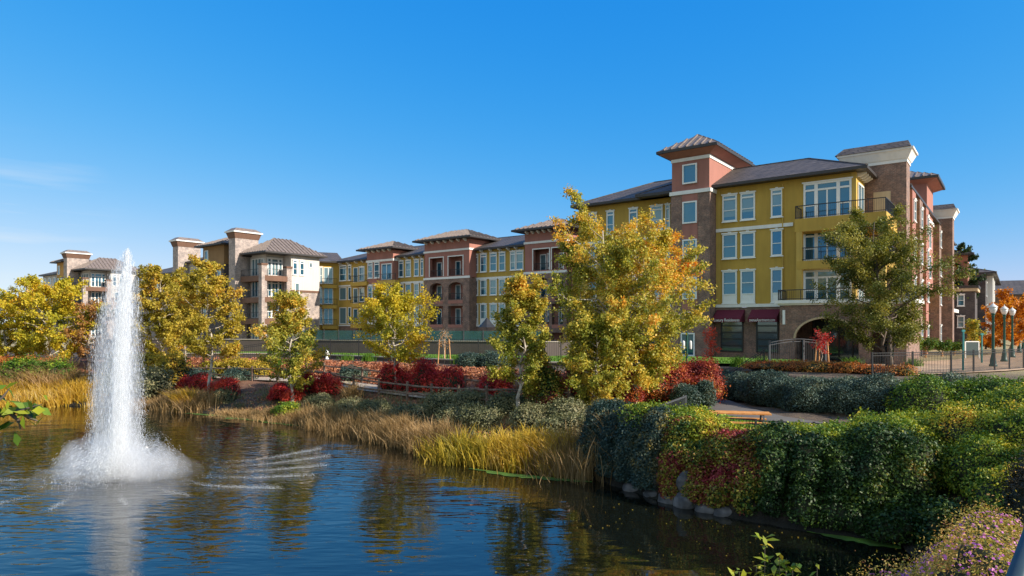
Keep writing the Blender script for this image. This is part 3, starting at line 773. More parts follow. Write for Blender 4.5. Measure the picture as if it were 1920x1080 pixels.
def hip(B, u0, u1, v0, v1, z, pitch, mat, seam=False, over=0.9, th=.22, name='roof'):
    """hipped roof over the rectangle with its overhang, fascia as a child"""
    a0, a1, b0, b1 = u0 - over, u1 + over, v0 - over, v1 + over
    D = min(a1 - a0, b1 - b0) / 2; hh = D * pitch; mb = MB(); z1 = z + th
    if a1 - a0 >= b1 - b0: r0, r1 = (a0 + D, (b0 + b1) / 2, z1 + hh), (a1 - D, (b0 + b1) / 2, z1 + hh)
    else: r0, r1 = ((a0 + a1) / 2, b0 + D, z1 + hh), ((a0 + a1) / 2, b1 - D, z1 + hh)
    c = [(a0, b0, z1), (a1, b0, z1), (a1, b1, z1), (a0, b1, z1)]
    lx = a1 - a0 >= b1 - b0
    if lx:
        mb.poly([c[0], c[1], r1, r0]); mb.poly([c[1], c[2], r1]); mb.poly([c[2], c[3], r0, r1]); mb.poly([c[3], c[0], r0])
    else:
        mb.poly([c[0], c[1], r0]); mb.poly([c[1], c[2], r1, r0]); mb.poly([c[2], c[3], r1]); mb.poly([c[3], c[0], r0, r1])
    if seam:
        st = .62
        for (x, y, n_, dx, dy, ix, iy, ln) in ((a0, b0, 0, 1, 0, 0, 1, a1 - a0), (a1, b0, 0, 0, 1, -1, 0, b1 - b0), (a1, b1, 0, -1, 0, 0, -1, a1 - a0), (a0, b1, 0, 0, -1, 1, 0, b1 - b0)):
            k = int(ln / st)
            for i in range(1, k):
                s_ = ln * i / k; run = min(s_, ln - s_, D) - .04
                if run < .1: continue
                p = (x + dx * s_, y + dy * s_, z1 + .03); q = (p[0] + ix * run, p[1] + iy * run, z1 + .03 + run * pitch)
                mb.bar(p, q, .10, .14)
    else:
        for p, q in ((c[0], r0), (c[1], r1 if lx else r0), (c[2], r1), (c[3], r0 if lx else r1), (r0, r1)):
            if (Vector(p) - Vector(q)).length > .1: mb.bar(p, q, .18, .1)
    ro = B.part(name, mb, mat)
    f = MB(); f.box(a0 - .02, a1 + .02, b0 - .02, b1 + .02, z, z + th - .01)
    B.part('fascia', f, M['fascia'], ro)
    return ro

def railing(B, pts, z, h=1.0, mat=None, step=.13, name='railing'):
    mb = MB()
    for (p, q) in zip(pts, pts[1:]):
        L_ = math.hypot(q[0] - p[0], q[1] - p[1]); n = max(1, int(L_ / step))
        mb.bar((*p, z + h), (*q, z + h), .06, .06); mb.bar((*p, z + .1), (*q, z + .1), .04, .04)
        for i in range(n + 1):
            t = i / n; x, y = p[0] + (q[0] - p[0]) * t, p[1] + (q[1] - p[1]) * t
            w = .05 if i % 12 == 0 else .016
            mb.bar((x, y, z), (x, y, z + h), w, w)
    return B.part(name, mb, mat or M['rail'])

def band(B, u0, u1, v0, v1, z0, z1, mat=None, name='cornice'):
    return B.part(name, MB().box(u0, u1, v0, v1, z0, z1), mat or M['white'])

def corbels(B, us, v, z, side='f', size=(.16, .55, .3), mat=None):
    me = B.cache.get('corbel')
    if me is None:
        mb = MB(); w, l, h = size
        mb.frustum((-w / 2, w / 2, -l * .35, 0), (-w / 2, w / 2, -l, 0), -h, -.12); mb.box(-w * .6, w * .6, -l - .04, 0, -.12, 0)
        me = B.cache['corbel'] = mb.mesh('corbel', mat or M['white'])
    for a in us: B.inst('corbel', me, [], side, a, v, z)

def arch_wall(mb, u0, u1, v, thick, z0, z1, holes):
    """front wall at v (outer face), going back thick, with arched or square holes (a0, a1, zb, zt, rise)"""
    us = sorted({u0, u1, *[h[0] for h in holes], *[h[1] for h in holes]})
    zs = sorted({z0, z1, *[h[2] for h in holes], *[h[3] for h in holes]})
    for a, b_ in zip(us, us[1:]):
        run = None
        for c, d in zip(zs, zs[1:]):
            um, zm = (a + b_) / 2, (c + d) / 2
            if any(h[0] < um < h[1] and h[2] < zm < h[3] for h in holes):
                if run: mb.box(a, b_, v, v + thick, *run); run = None
            else: run = (run[0], d) if run else (c, d)
        if run: mb.box(a, b_, v, v + thick, *run)
    for a0, a1, zb, zt, rise in holes:
        if not rise: continue
        n = 12; c = (a0 + a1) / 2; w = (a1 - a0) / 2
        arc = [(c - w * math.cos(math.pi * i / n), zt - rise + rise * math.sin(math.pi * i / n)) for i in range(n + 1)]
        for (x0, y0), (x1, y1) in zip(arc, arc[1:]):
            for vv, fl in ((v + .003, 1), (v + thick, -1)):
                q = [(x0, vv, y0), (x1, vv, y1), (x1, vv, zt), (x0, vv, zt)]
                mb.poly(q if fl > 0 else q[::-1])
            mb.poly([(x0, v, y0), (x0, v + thick, y0), (x1, v + thick, y1), (x1, v, y1)])

# ================================================================ the yellow and brick building on the right
g0 = 2.6
R = Bld('four storey mustard yellow and brown brick apartment building with tall terracotta corner tower at right', 0, 0, g0)
L2, L3, L4, EV = 7.0, 10.1, 13.2, 16.5
# body
R.part('wall', MB().box(0, 10.3, 0, 3.6, L2, EV).box(0, 12.0, 3.6, 60, L2, EV), M['yellow'])
bw = MB(); bw.box(0.0, 5.7, -.06, 3.0, g0 - .4, L2 - .2); bw.box(5.7, 12.05, 2.2, 60, g0 - .4, L2 - .2); R.part('brick_base', bw, M['brick'])
band(R, 0.02, 5.62, -.16, -.0, L2 - .18, L2 + .06)
band(R, 0.02, 6.0, -.10, 0, L4 - .25, L4 + .02)
R.part('downpipe', MB().tube([(5.25, -.08, L2 + .1), (5.25, -.08, EV - .25)], .05, 6), M['yellow_trim'])
for a_ in (.02, 9.98): R.part('corner_board', MB().box(a_, a_ + .34, -.05, (0 if a_ < 1 else .3), L2 + .08, EV - .02), M['yellow_trim'])
hip(R, -6, 10.3, .0, 8.2, EV, .44, M['roof_tile'], over=.85)
hip(R, 6, 12.0, 9.5, 58, EV, .42, M['roof_tile'], over=.8)
# windows of the yellow front
for z0, z1, kind in ((13.75, 15.9, 'hood'), (10.75, 12.75, 'sash'), (7.15, 9.75, 'panel')):
    for x0, x1 in ((1355, 1382), (1389, 1416), (1446, 1468)): winpx(R, x0, x1, 0, z0, z1, kind)
for zf in (L4, L3, L2):
    winpx(R, 1507, 1597, 0, zf + .12, zf + (2.85 if zf == L4 else 2.5), 'triple', name='balcony_door')
    win(R, 'r', .5, 10.3, zf + .12, 2.2, 2.5, 'wide')
# balconies
vb = -1.7; ub0, ub1 = US(1490, vb), US(1662, vb)
for zf, zb in ((L4, 12.25), (L3, 9.5)):
    uu = ub0 if zf == L4 else ub0 + .15
    R.part('balcony_slab', MB().box(uu, ub1, vb, -.02, zb, zf).box(10.32, ub1, -.02, 3.58, zb, zf), M['yellow'])
    railing(R, [(uu + .05, -.05), (uu + .05, vb + .06), (ub1 - .06, vb + .06), (ub1 - .06, 3.5)], zf, .95)
R.part('column', MB().box(ub0 + .1, ub0 + .5, vb + .02, vb + .45, L2, 12.25), M['yellow_trim'])
R.part('column', MB().box(ub1 - .5, ub1 - .05, vb + .02, vb + .45, L2, 12.25), M['yellow_trim'])
# arched porch
vp = -2.3; up0, up1 = US(1462, vp), US(1700, vp)
a0, a1, a2, a3 = US(1490, vp), US(1610, vp), US(1632, vp), US(1676, vp)
pw = MB(); arch_wall(pw, up0, up1, vp, .5, g0 - .4, L2 - .15, [(a0, a1, g0 + .05, 5.95, 1.5), (a2, a3, g0 + .05, 5.6, .9)])
pw.box(up0, up0 + .5, vp + .5, 2.2, g0 - .4, L2 - .15); pw.box(up1 - .5, up1, vp + .5, 5.0, g0 - .4, L2 - .15)
R.part('porch', pw, M['brick'])
tr = MB(); n = 16; c_, w_ = (a0 + a1) / 2, (a1 - a0) / 2
for i in range(n):
    t0, t1 = math.pi * i / n, math.pi * (i + 1) / n
    tr.bar((c_ - w_ * math.cos(t0), vp - .03, 4.45 + 1.5 * math.sin(t0)), (c_ - w_ * math.cos(t1), vp - .03, 4.45 + 1.5 * math.sin(t1)), .12, .14)
R.part('arch_trim', tr, M['beige'])
R.part('porch_ceiling', MB().box(up0 + .5, up1 - .5, vp + .5, 2.2, L2 - .5, L2 - .2), M['browntrim'])
cp = MB(); cp.box(up0 - .12, up1 + .12, vp - .12, 5.1, L2 - .15, L2 - .02); cp.box(up0 - .3, up1 + .3, vp - .3, 5.1, L2 - .02, L2 + .22); R.part('terrace_cap', cp, M['white'])
railing(R, [(up0 - .1, -.2), (up0 - .1, vp), (up1 - .1, vp), (up1 - .1, 3)], L2 + .22, .75)
win(R, 'f', a0 + .2, 2.15, g0 + .1, a1 - a0 - .4, 3.1, 'wide', M['darkframe'], M['darkglass'], 'entrance_window')
win(R, 'f', a2, 2.15, g0 + .1, 1.6, 2.6, 'plain', M['darkframe'], M['darkglass'], 'entrance_door')
wl_ = R.part('wall_lamp', MB().box(US(1470, vp) - .06, US(1470, vp) + .1, vp - .16, vp, 5.45, 6.5), M['frame'])
# shop windows with awnings
for x0, x1, txt in ((1352, 1394, 'Luxury Residences'), (1418, 1460, 'avenueApartments.com')):
    u0_, u1_ = US(x0, -.06), US(x1, -.06); win(R, 'f', u0_, -.06, 3.25, u1_ - u0_, 2.6, 'shop', M['darkframe'], M['darkglass'], 'shop_window')
    A0, A1 = u0_ - .35, u1_ + .12; ab = MB(); zt, zb2, dv = 6.62, 5.95, -.95
    ab.quad((A0, -.07, zt), (A0, -.07 + dv, zb2), (A1, -.07 + dv, zb2), (A1, -.07, zt)); ab.quad((A0, -.07, zt - .03), (A1, -.07, zt - .03), (A1, -.07 + dv, zb2 - .03), (A0, -.07 + dv, zb2 - .03))
    ab.box(A0, A1, -.08 + dv, -.055 + dv, zb2 - .32, zb2 + .01)
    for s_ in (A0, A1): ab.poly([(s_, -.07, zt), (s_, -.07 + dv, zb2), (s_, -.07 + dv, zb2 - .32), (s_, -.07, zb2 - .32)])
    aw = R.part('awning', ab, M['maroon'])
    cu = bpy.data.curves.new('lettering', 'FONT'); cu.body = txt; cu.size = .34; cu.align_x = 'CENTER'; cu.extrude = .004
    to = bpy.data.objects.new('tmp', cu); COL.objects.link(to); bpy.context.view_layer.update()
    me = bpy.data.meshes.new_from_object(to.evaluated_get(bpy.context.evaluated_depsgraph_get())); bpy.data.objects.remove(to)
    me.name = 'lettering'; me.materials.clear(); me.materials.append(M['frame'])
    wd = max(v.co.x for v in me.vertices) - min(v.co.x for v in me.vertices); sc = (A1 - A0 - .25) / wd
    for v_ in me.vertices: x_, y_ = v_.co.x * sc, v_.co.y; v_.co = (x_, -v_.co.z * .5, y_)
    t_ = link('lettering', me, aw); t_.location = ((A0 + A1) / 2, -.092 + dv, zb2 - .27)
# terracotta and brick tower
T0, T1, tv0, tv1 = US(1258, -1.37), 0.0, -1.37, 6.4
R.part('tower_brick', MB().box(T0, T1, tv0, tv1, g0 - .4, 16.15), M['brick'])
R.part('tower_top', MB().box(T0 + .06, T1 - .06, tv0 + .06, tv1, 16.15, 19.7), M['salmon'])
R.part('tower_panel', MB().box(US(1279, tv0), US(1308, tv0), tv0 - .03, tv0, 6.6, 16.1), M['salmon'])
band(R, T0 - .1, T1 + .1, tv0 - .1, tv1 + .1, 16.12, 16.42)
band(R, T0 + .0, T1 + .0, tv0 - .0, tv1 + .0, 18.85, 19.12)
hip(R, T0 + .06, T1 - .06, tv0 + .06, tv1 - .1, 19.55, .60, M['roof_metal'], True, over=.95)
R.part('tower_soffit', MB().frustum((T0 + .06, T1 - .06, tv0 + .06, tv1 - .1), (T0 - .8, T1 + .8, tv0 - .8, tv1 + .8), 19.15, 19.54), M['salmon'])
for z0, z1 in ((16.95, 18.55), (13.7, 15.5), (10.6, 12.4), (7.5, 9.3)): winpx(R, 1280, 1307, tv0 - .03, z0, z1, 'plain')
winpx(R, 1277, 1303, tv0, 2.85, 4.75, 'plain')
# left wing behind the big tree
vL = .9; uL = US(1085, vL)
R.part('wing_wall', MB().box(uL, T0, vL, 12, L2, EV), M['yellow'])
R.part('wing_base', MB().box(uL, T0, vL - .06, 12, g0 - .4, L2), M['brick'])
band(R, uL, T0, vL - .12, vL, L4 - .25, L4); band(R, uL, T0, vL - .16, vL, L2, L2 + .2)
hip(R, uL + .4, T0 + 5, vL, 11, EV, .42, M['roof_tile'], over=.8)
for z0, z1, k in ((13.75, 15.9, 'hood'), (10.75, 12.75, 'sash'), (7.3, 9.75, 'panel')):
    for x0, x1 in ((1220, 1243), (1248, 1257), (1180, 1196), (1138, 1152), (1105, 1119)): winpx(R, x0, x1, vL, z0, z1, k)
for x0, x1 in ((1218, 1240), (1170, 1190), (1120, 1140)): winpx(R, x0, x1, vL - .06, 3.3, 5.5, 'plain')
# brick chimney masses with white crowns and dark caps
def brick_mass(u0, u1, v0, v1, zt, cap):
    R.part('brick_tower', MB().box(u0, u1, v0, v1, g0 - .4, zt), M['brick'])
    c = MB(); c.box(u0 - .06, u1 + .06, v0 - .06, v1 + .06, zt, zt + .25); c.frustum((u0 - .12, u1 + .12, v0 - .12, v1 + .12), (u0 - .42, u1 + .42, v0 - .42, v1 + .42), zt + .25, zt + .85); c.box(u0 - .5, u1 + .5, v0 - .5, v1 + .5, zt + .85, zt + 1.0)
    R.part('crown_cornice', c, M['white'])
    R.part('cap_roof', MB().frustum((u0 - .62, u1 + .35, v0 - .62, v1 + .62), (u0 - .1, u1 + .1, v0 + .1, v1 - .1), zt + 1.0, zt + 1.0 + cap), M['roof_tile'])
b0_, b1_ = US(1585, 3.6), US(1700, 3.6)
brick_mass(b0_ , b1_, 3.5, 5.4, 17.5, .6)
brick_mass(10.0, US(1786, 34.5), 34.5, 36.8, 17.2, .6)
dr = R.part('terrace_door', MB().box(US(1638, 3.5), US(1670, 3.5), 3.42, 3.5, L4, L4 + 2.25), M['beige'])
# second terracotta tower
t0, t1, w0, w1 = 7.0, US(1738, 22.7), 22.7, 28.6
R.part('tower_top', MB().box(t0, t1, w0, w1, 9, 19.6), M['salmon'])
band(R, t0, t1 + .1, w0 - .1, w1 + .1, 15.6, 15.95)
hip(R, t0, t1, w0, w1, 19.55, .42, M['roof_metal'], True, over=1.0)
R.part('tower_soffit', MB().frustum((t0, t1, w0, w1), (t0 - .8, t1 + .85, w0 - .85, w1 + .8), 19.2, 19.54), M['salmon'])
for z in (13, 10): win(R, 'r', w0 + 1.4, t1, z, 1.8, 2.3, 'plain')
# end wall bays, balconies going away
for k, v in enumerate((7.5, 12.5, 17.5, 30.5, 38.5, 43, 47.5)):
    R.part('bay', MB().box(12.0, 13.0, v, v + 2.2, g0 - .4, EV - .4), M['brick' if k % 2 else 'salmon'])
    for z in (13.7, 10.6, 7.5, 3.6): win(R, 'r', v + .5, 13.0, z, 1.2, 1.7, 'sash')
for zf in (L4, L3):
    R.part('balcony_slab', MB().box(12.02, 13.3, 40.8, 42.9, zf - .7, zf), M['yellow_trim'])
band(R, 12.0, 13.6, 36.9, 50, L2 - .1, L2 + .3)
corbels(R, [.55, 1.4, 2.25, 3.1], 10.3, EV, 'r')
corbels(R, [6.2 + i * .9 for i in range(3)] + [9.8 + i * 1.1 for i in range(10)], 12.0, EV, 'r')

# ================================================================ the long wing in the middle
gC = 2.6; C = Bld('long four storey mustard yellow wing with two brick towers and terracotta tops in the middle', US(690, 11), 11, gC)
eL2, eL3, eL4, eE = 5.2, 8.3, 11.4, 14.8
uA, uB = US(636, 11), US(1095, 11)
def cy_box(x0, x1, v): return US(x0, v), US(x1, v)
C.part('wall', MB().box(uA, uB, 11, 22, eL2, eE), M['yellow']); C.part('brick_base', MB().box(uA, uB, 10.94, 22, gC - .5, eL2), M['brick'])
hip(C, uA - 1, uB + .5, 11, 21.5, eE, .34, M['roof_tile'], over=.75)
band(C, uA, uB, 10.9, 11, eL4 - .25, eL4 - .03); band(C, uA, uB, 10.86, 11, eL2 - .05, eL2 + .15)
def rows(x0, x1, v, kinds=('hood', 'sash', 'panel')):
    for (z0, z1), k in zip(((12.05, 14.35), (9.1, 11.05), (5.45, 8.0)), kinds): winpx(C, x0, x1, v, z0, z1, k)
for p in ((885, 897), (901, 913), (919, 932), (936, 948), (957, 967), (968, 982)): rows(*p, 11)
for p in ((748, 757), (761, 771), (777, 786), (789, 795)): rows(*p, 11)
for p in ((637, 650), (653, 659)): rows(*p, 11, ('hood', 'plain', 'plain'))
for i, zf in enumerate((eL4, eL3, eL2)):
    zf += .25; v = 11
    winpx(C, 663, 672, v, zf, zf + 2.3, 'plain', name='balcony_door'); winpx(C, 674, 684, v, zf + .2, zf + 2.3, 'sash')
    u0, u1 = US(657, 9.6), US(687, 9.6)
    C.part('balcony_slab', MB().box(u0, u1, 9.6, 10.98, zf - .6, zf - .05), M['yellow']); railing(C, [(u0, 10.95), (u0, 9.65), (u1, 9.65)], zf, .9, step=.3)
# small tower
v1_ = 10.0; u0, u1 = cy_box(688, 737, v1_)
C.part('tower_wall', MB().box(u0, u1, v1_, 15, eL3 - .6, 15.9), M['salmon']); C.part('tower_brick', MB().box(u0 - .02, u1 + .02, v1_ - .04, 14.8, gC - .5, eL3 - .6), M['brick'])
band(C, u0 - .1, u1 + .1, v1_ - .1, 15.1, 14.35, 14.65); band(C, u0 - .1, u1 + .1, v1_ - .1, 11, eL3 - .6, eL3 - .35)
hip(C, u0, u1, v1_, 15, 16.0, .36, M['roof_metal'], True, over=1.1)
corbels(C, [u0 + .5 + i * (u1 - u0 - 1) / 4 for i in range(5)], v1_, 15.98)
for x0, x1 in ((690, 699), (702, 712)): rows(x0, x1, v1_)
for zf in (eL4, eL3, eL2):
    winpx(C, 716, 735, v1_, zf + .3, zf + 2.6, 'slider', name='balcony_door')
    a_, b_ = US(707, v1_ - 1), US(741, v1_ - 1)
    C.part('balcony_slab', MB().box(a_, b_, v1_ - 1, v1_ - .02, zf - .35, zf + .15), M['yellow_trim']); railing(C, [(a_, v1_ - .95), (b_, v1_ - .95)], zf + .15, .9, step=.3)
# the two wide towers with loggias
for (x0, x1, cols, nwin) in ((796, 880, ((806, 831), (841, 868)), 1), (984, 1062, ((1000, 1030), (1035, 1056)), 0)):
    v = 9.6; u0, u1 = cy_box(x0, x1, v); hs = [(US(p, v), US(q, v)) for p, q in cols]
    up = MB(); arch_wall(up, u0, u1, v, .45, eL4 - .1, 16.25, [(a_, b_, eL4 + .3, eL4 + 2.75, 0) for a_, b_ in hs]); up.box(u0, u0 + .4, v + .45, 12, eL4, 16.25); up.box(u1 - .4, u1, v + .45, 14.5, eL4, 16.25); up.box(u0 + .4, u1 - .4, v + 1.3, 14.5, eL4, 16.25)
    C.part('tower_wall', up, M['salmon'])
    lo = MB(); arch_wall(lo, u0 - .05, u1 + .05, v - .05, .5, gC - .5, eL4 - .1, [(a_, b_, eL3 + .3, eL3 + 2.55, .7) for a_, b_ in hs] + [(a_, b_, eL2 + .2, eL2 + 2.6, 0) for a_, b_ in hs] + [(a_, b_, gC - .2, eL2 - .7, 0) for a_, b_ in hs])
    lo.box(u0 - .05, u0 + .4, v + .45, 12, gC - .5, eL4 - .1); lo.box(u1 - .4, u1 + .05, v + .45, 12, gC - .5, eL4 - .1)
    C.part('tower_brick', lo, M['brick'])
    C.part('loggia_wall', MB().box(u0 + .4, u1 - .4, v + 1.3, v + 1.7, gC - .5, eL4 - .02), M['salmon'])
    for zf in (eL4, eL3, eL2): C.part('loggia_floor', MB().box(u0 + .4, u1 - .4, v + .45, v + 1.3, zf - .3, zf), M['browntrim'])
    for a_, b_ in hs:
        C.part('opening_trim', MB().box(a_ - .12, a_, v - .06, v, eL4 + .3, eL4 + 2.87).box(b_, b_ + .12, v - .06, v, eL4 + .3, eL4 + 2.87).box(a_, b_, v - .06, v, eL4 + 2.75, eL4 + 2.87), M['white'])
        for zf in (eL4, eL3, eL2):
            win(C, 'f', a_ + .1, v + 1.3, zf + .1, .9, 2.2, 'plain', name='balcony_door'); win(C, 'f', b_ - 1.1, v + 1.3, zf + .6, .9, 1.7, 'sash')
            railing(C, [(a_, v + .2), (b_, v + .2)], zf + .3, .8, step=.16)
            if zf != eL4: C.part('sill_band', MB().box(a_, b_, v - .07, v + .3, zf - .2, zf + .2), M['salmon'])
    band(C, u0 - .12, u1 + .12, v - .12, v, eL4 - .1, eL4 + .18); band(C, u0 - .1, u1 + .1, v - .1, 14.6, 14.85, 15.1)
    hip(C, u0, u1, v, 14.5, 16.3, .38, M['roof_metal'], True, over=1.15)
    corbels(C, [u0 + .5 + i * (u1 - u0 - 1) / 6 for i in range(7)], v, 16.28)
corbels(C, [US(x, 11) for x in (750, 764, 778, 791, 888, 905, 922, 939, 955, 970, 640, 655, 670, 683)], 11, eE)
for x in (738.6, 881.5, 983, 795, 842): C.part('downpipe', MB().tube([(US(x, 10.9), 10.88, gC), (US(x, 10.9), 10.88, eE - .1)], .07, 6), M['yellow_trim'])
# turned corner bay at the left end
ax, ay = uA, 11.0; n_ = 1
uC0 = US(598, 9); cw = MB()
pa, pb = (uA, 11.0), (US(597, 8.3), 8.3)
dv = Vector((pb[0] - pa[0], pb[1] - pa[1])); dl = dv.length; dv.normalize(); nv = Vector((-dv.y, dv.x))
nv = nv if nv.y < 0 else -nv
def cp_(s, d): return (pa[0] + dv.x * s + nv.x * d, pa[1] + dv.y * s + nv.y * d)
def cbox(mb, s0, s1, d0, d1, z0, z1):
    n = len(mb.v); q = [cp_(s0, d0), cp_(s1, d0), cp_(s1, d1), cp_(s0, d1)]
    mb.v += [(x, y, z0) for x, y in q] + [(x, y, z1) for x, y in q]
    for f in ((0, 3, 2, 1), (4, 5, 6, 7), (0, 1, 5, 4), (1, 2, 6, 5), (2, 3, 7, 6), (3, 0, 4, 7)): mb.f.append(tuple(n + i for i in f))
cbox(cw, 0, dl, 0, -5, gC - .5, eE); C.part('corner_wall', cw, M['yellow'])
cr = MB(); cbox(cr, -.3, dl + .5, .75, -5, eE, eE + .22); C.part('corner_fascia', cr, M['fascia'])
q0, q1, q2, q3 = cp_(-.6, .8), cp_(dl + .6, .8), cp_(dl + .6, -6), cp_(-.6, -6)
C.part('corner_roof', MB().poly([(*q0, eE + .23), (*q1, eE + .23), (*q2, eE + 2.2), (*q3, eE + 2.2)]), M['roof_tile'])
ang = math.atan2(dv.y, dv.x) + math.pi
for zf in (eL4, eL3, eL2):
    for s0, wdt, kd in ((.30 * dl, .46 * dl, 'slider'), (.8 * dl, .15 * dl, 'sash')):
        fme, gme = window_meshes(wdt, 2.5, kd, M['frame'], M['glass'])
        x_, y_ = cp_(s0 + wdt, .0); o = link('window', fme, C.root, (x_ - C.u0, y_ - C.v0, zf + .2 - C.g), ang); link('pane', gme, o)
    sl = MB(); cbox(sl, .15 * dl, .85 * dl, .9, .02, zf - .5, zf); C.part('balcony_slab', sl, M['yellow'])
    railing(C, [cp_(.15 * dl, .85), cp_(.85 * dl, .85)], zf, .95, step=.3)

# ================================================================ the pale stone buildings on the left
def stone_building(label, uc, vc, g, second, extra):
    pm_ = M['penthouse'] if second else M['ochrewall']
    """uc, vc: its corner nearest the camera; sunlit right wall runs back from it"""
    B = Bld(label, uc, vc, g, name='stone_apartment_building')
    f1, f2, f3, f4, ev = g + .0, 6.2, 9.2, 12.2, 15.3
    D = 9.4
    # right-hand block: stucco over stone
    B.part('wall', MB().box(uc - 5.7, uc, vc + 4.6, vc + D, f3 + .9, ev).box(uc - 5.7, uc - 1.7, vc + 1.7, vc + 4.6, f4, ev), M['whitewall'])
    B.part('stone_wall', MB().box(uc - 5.7, uc, vc + 4.62, vc + D, g - .5, f3 + .9).box(uc - 5.7, uc - 1.7, vc + 1.7, vc + 4.6, g - .5, f4 - .7), M['stone'])
    band(B, uc - .05, uc + .08, vc + 4.6, vc + D, f3 + .85, f3 + 1.15, M['browntrim'], 'brown_band')
    for d0 in (0, 3.9):
        B.part('stone_column', MB().box(uc - .75, uc + .02, vc + d0, vc + d0 + .8, g - .5, 13.6 - (.2 if d0 else 0)), M['stone'])
        B.part('column_cap', MB().box(uc - .85, uc + .12, vc + d0 - .1, vc + d0 + .9, 13.6 - (.2 if d0 else 0), 13.85 - (.2 if d0 else 0)), M['browntrim'])
    for zf in (f4, f3, f2):
        sl = MB(); n = 8                       # slab with a bowed edge to the right and a straight one in front
        pts = [(uc - 5.6, vc + .15), (uc - .3, vc + .15)] + [(uc + .35 * math.sin(math.pi * i / n), vc + .4 + 3.7 * i / n) for i in range(n + 1)] + [(uc - 1.8, vc + 4.4), (uc - 5.6, vc + 4.4)]
        k = len(pts); base = len(sl.v); sl.v += [(x, y, zf - .75) for x, y in pts] + [(x, y, zf) for x, y in pts]
        sl.f.append(tuple(range(base + k - 1, base - 1, -1))); sl.f.append(tuple(range(base + k, base + 2 * k)))
        for i in range(k): j = (i + 1) % k; sl.f.append((base + i, base + j, base + k + j, base + k + i))
        B.part('balcony_slab', sl, M['browntrim'])
        railing(B, [(uc - 5.5, vc + .2), (uc - .8, vc + .2)], zf, .9, step=.3); railing(B, [(uc + .05, vc + .9), (uc + .2, vc + 2.3), (uc + .05, vc + 3.8)], zf, .9, step=.3)
    for zf in (f4, f3, f2, g + .3):
        win(B, 'f', uc - 5.2, vc + 1.7, zf + .1, 3.2, 2.5, 'wide'); win(B, 'r', vc + 1.9, uc - 1.7, zf + .1, 2.4, 2.5, 'triple', name='balcony_door')
    for dv_ in (4.85, 6.0): win(B, 'r', vc + dv_, uc, f4 + .3, .75, 2.1, 'hood')
    win(B, 'r', vc + 7.6, uc, f4 + 1.5, .55, .8, 'plain')
    for zf in (f3, f2): win(B, 'r', vc + 5.2, uc, zf + .3, .75, 1.9, 'plain')
    hip(B, uc - 5.9, uc, vc + .9, vc + D, ev, .62, M['roof_metal'], True, over=.85)
    # body behind, towers, penthouse
    B.part('rear_wall', MB().box(uc - 24, uc - 5.7, vc + 1.2, vc + 11, f2, ev - .2), M['whitewall'])
    B.part('rear_base', MB().box(uc - 24, uc - 5.7, vc + 1.15, vc + 11, g - .5, f2), M['stone'])
    hip(B, uc - 23.5, uc - 6, vc + 1.2, vc + 10.5, ev - .2, .33, M['roof_tile'], over=.7)
    band(B, uc - 24, uc - 7.5, vc + 1.05, vc + 1.2, f4 - .4, f4, M['browntrim'], 'brown_band')
    tw = [uc - 5.7] + ([uc - 22.5] if second else [])
    for ut in tw:
        z_ = 17.7
        B.part('stone_tower', MB().box(ut - 1.7, ut, vc - .6, vc + 3.0, g - .5, z_), M['stone'])
        B.part('tower_band', MB().frustum((ut - 1.75, ut + .05, vc - .65, vc + 3.05), (ut - 2.0, ut + .3, vc - .9, vc + 3.3), z_, z_ + .8), M['browntrim'])
        B.part('tower_cap', MB().box(ut - 2.15, ut + .45, vc - 1.05, vc + 3.45, z_ + .8, z_ + 1.0), M['white'])
        B.part('cap_roof', MB().frustum((ut - 2.1, ut + .4, vc - 1.0, vc + 3.4), (ut - 1.5, ut - .2, vc - .3, vc + 2.7), z_ + 1.0, z_ + 1.5), M['roof_metal'])
    pe0, pe1 = uc - 15.5, uc - 9.5
    if not second: pe0, pe1 = uc - 12, uc - 8.2
    B.part('penthouse', MB().box(pe0, pe1, vc - .2, vc + 5, f4 - 1, 17.0), pm_)
    hip(B, pe0, pe1, vc - .2, vc + 5, 17.0, .4, M['roof_metal'], True, over=.9)
    B.part('bay_base', MB().box(pe0 - .1, pe1 + .1, vc - .3, vc + 1.2, g - .5, 14.2), M['darkbrick'])
    win(B, 'f', pe0 + .6, vc - .2, 14.8, 1.0, 1.7, 'plain')
    for i in range(6):
        u_ = uc - 23.2 + i * 2.6
        if any(abs(u_ - ut) < 2.2 for ut in tw) or pe0 - 1.2 < u_ < pe1 + .2: continue
        for zf in (f4, f3, f2): win(B, 'f', u_, vc + 1.2, zf + .3, 1.1, 2.1, 'sash')
    for zf in (f4, f3, f2):
        win(B, 'f', pe0 + .5, vc - .3, zf - .2 + (.2 if zf == f4 else 0), 1.0, 1.9, 'plain'); win(B, 'f', pe1 - 1.6, vc - .3, zf - .2 + (.2 if zf == f4 else 0), 1.0, 1.9, 'plain')
    if extra:      # lower terrace at the far left and the wing that runs on to the right behind the fountain
        B.part('wing_wall', MB().box(uc, uc + 22, vc + 9.5, vc + 18, g - .5, 14.4), M['stone'])
        hip(B, uc, uc + 22, vc + 9.5, vc + 18, 14.4, .34, M['roof_tile'], over=.7)
        for i in range(7):
            for zf in (f4 - .6, f3 - .6, f2 - .6): win(B, 'f', uc + 1.2 + i * 2.9, vc + 9.5, zf + .4, 1.1, 1.8, 'sash')
        B.part('terrace', MB().box(uc - 33, uc - 24, vc + 1, vc + 8, g - .5, 12.0), M['browntrim'])
        for du in (33, 29.5, 26): B.part('terrace_pier', MB().box(uc - du, uc - du + .9, vc + .8, vc + 1.7, g - .5, 13.4), M['stone'])
        railing(B, [(uc - 33, vc + 1.2), (uc - 24, vc + 1.2)], 12.0, 1.0, step=.4)
    return B
stone_building('pale stone and cream apartment building with two square chimney towers and brown roofs', -62.6, -2.3, 2.6, True, False)
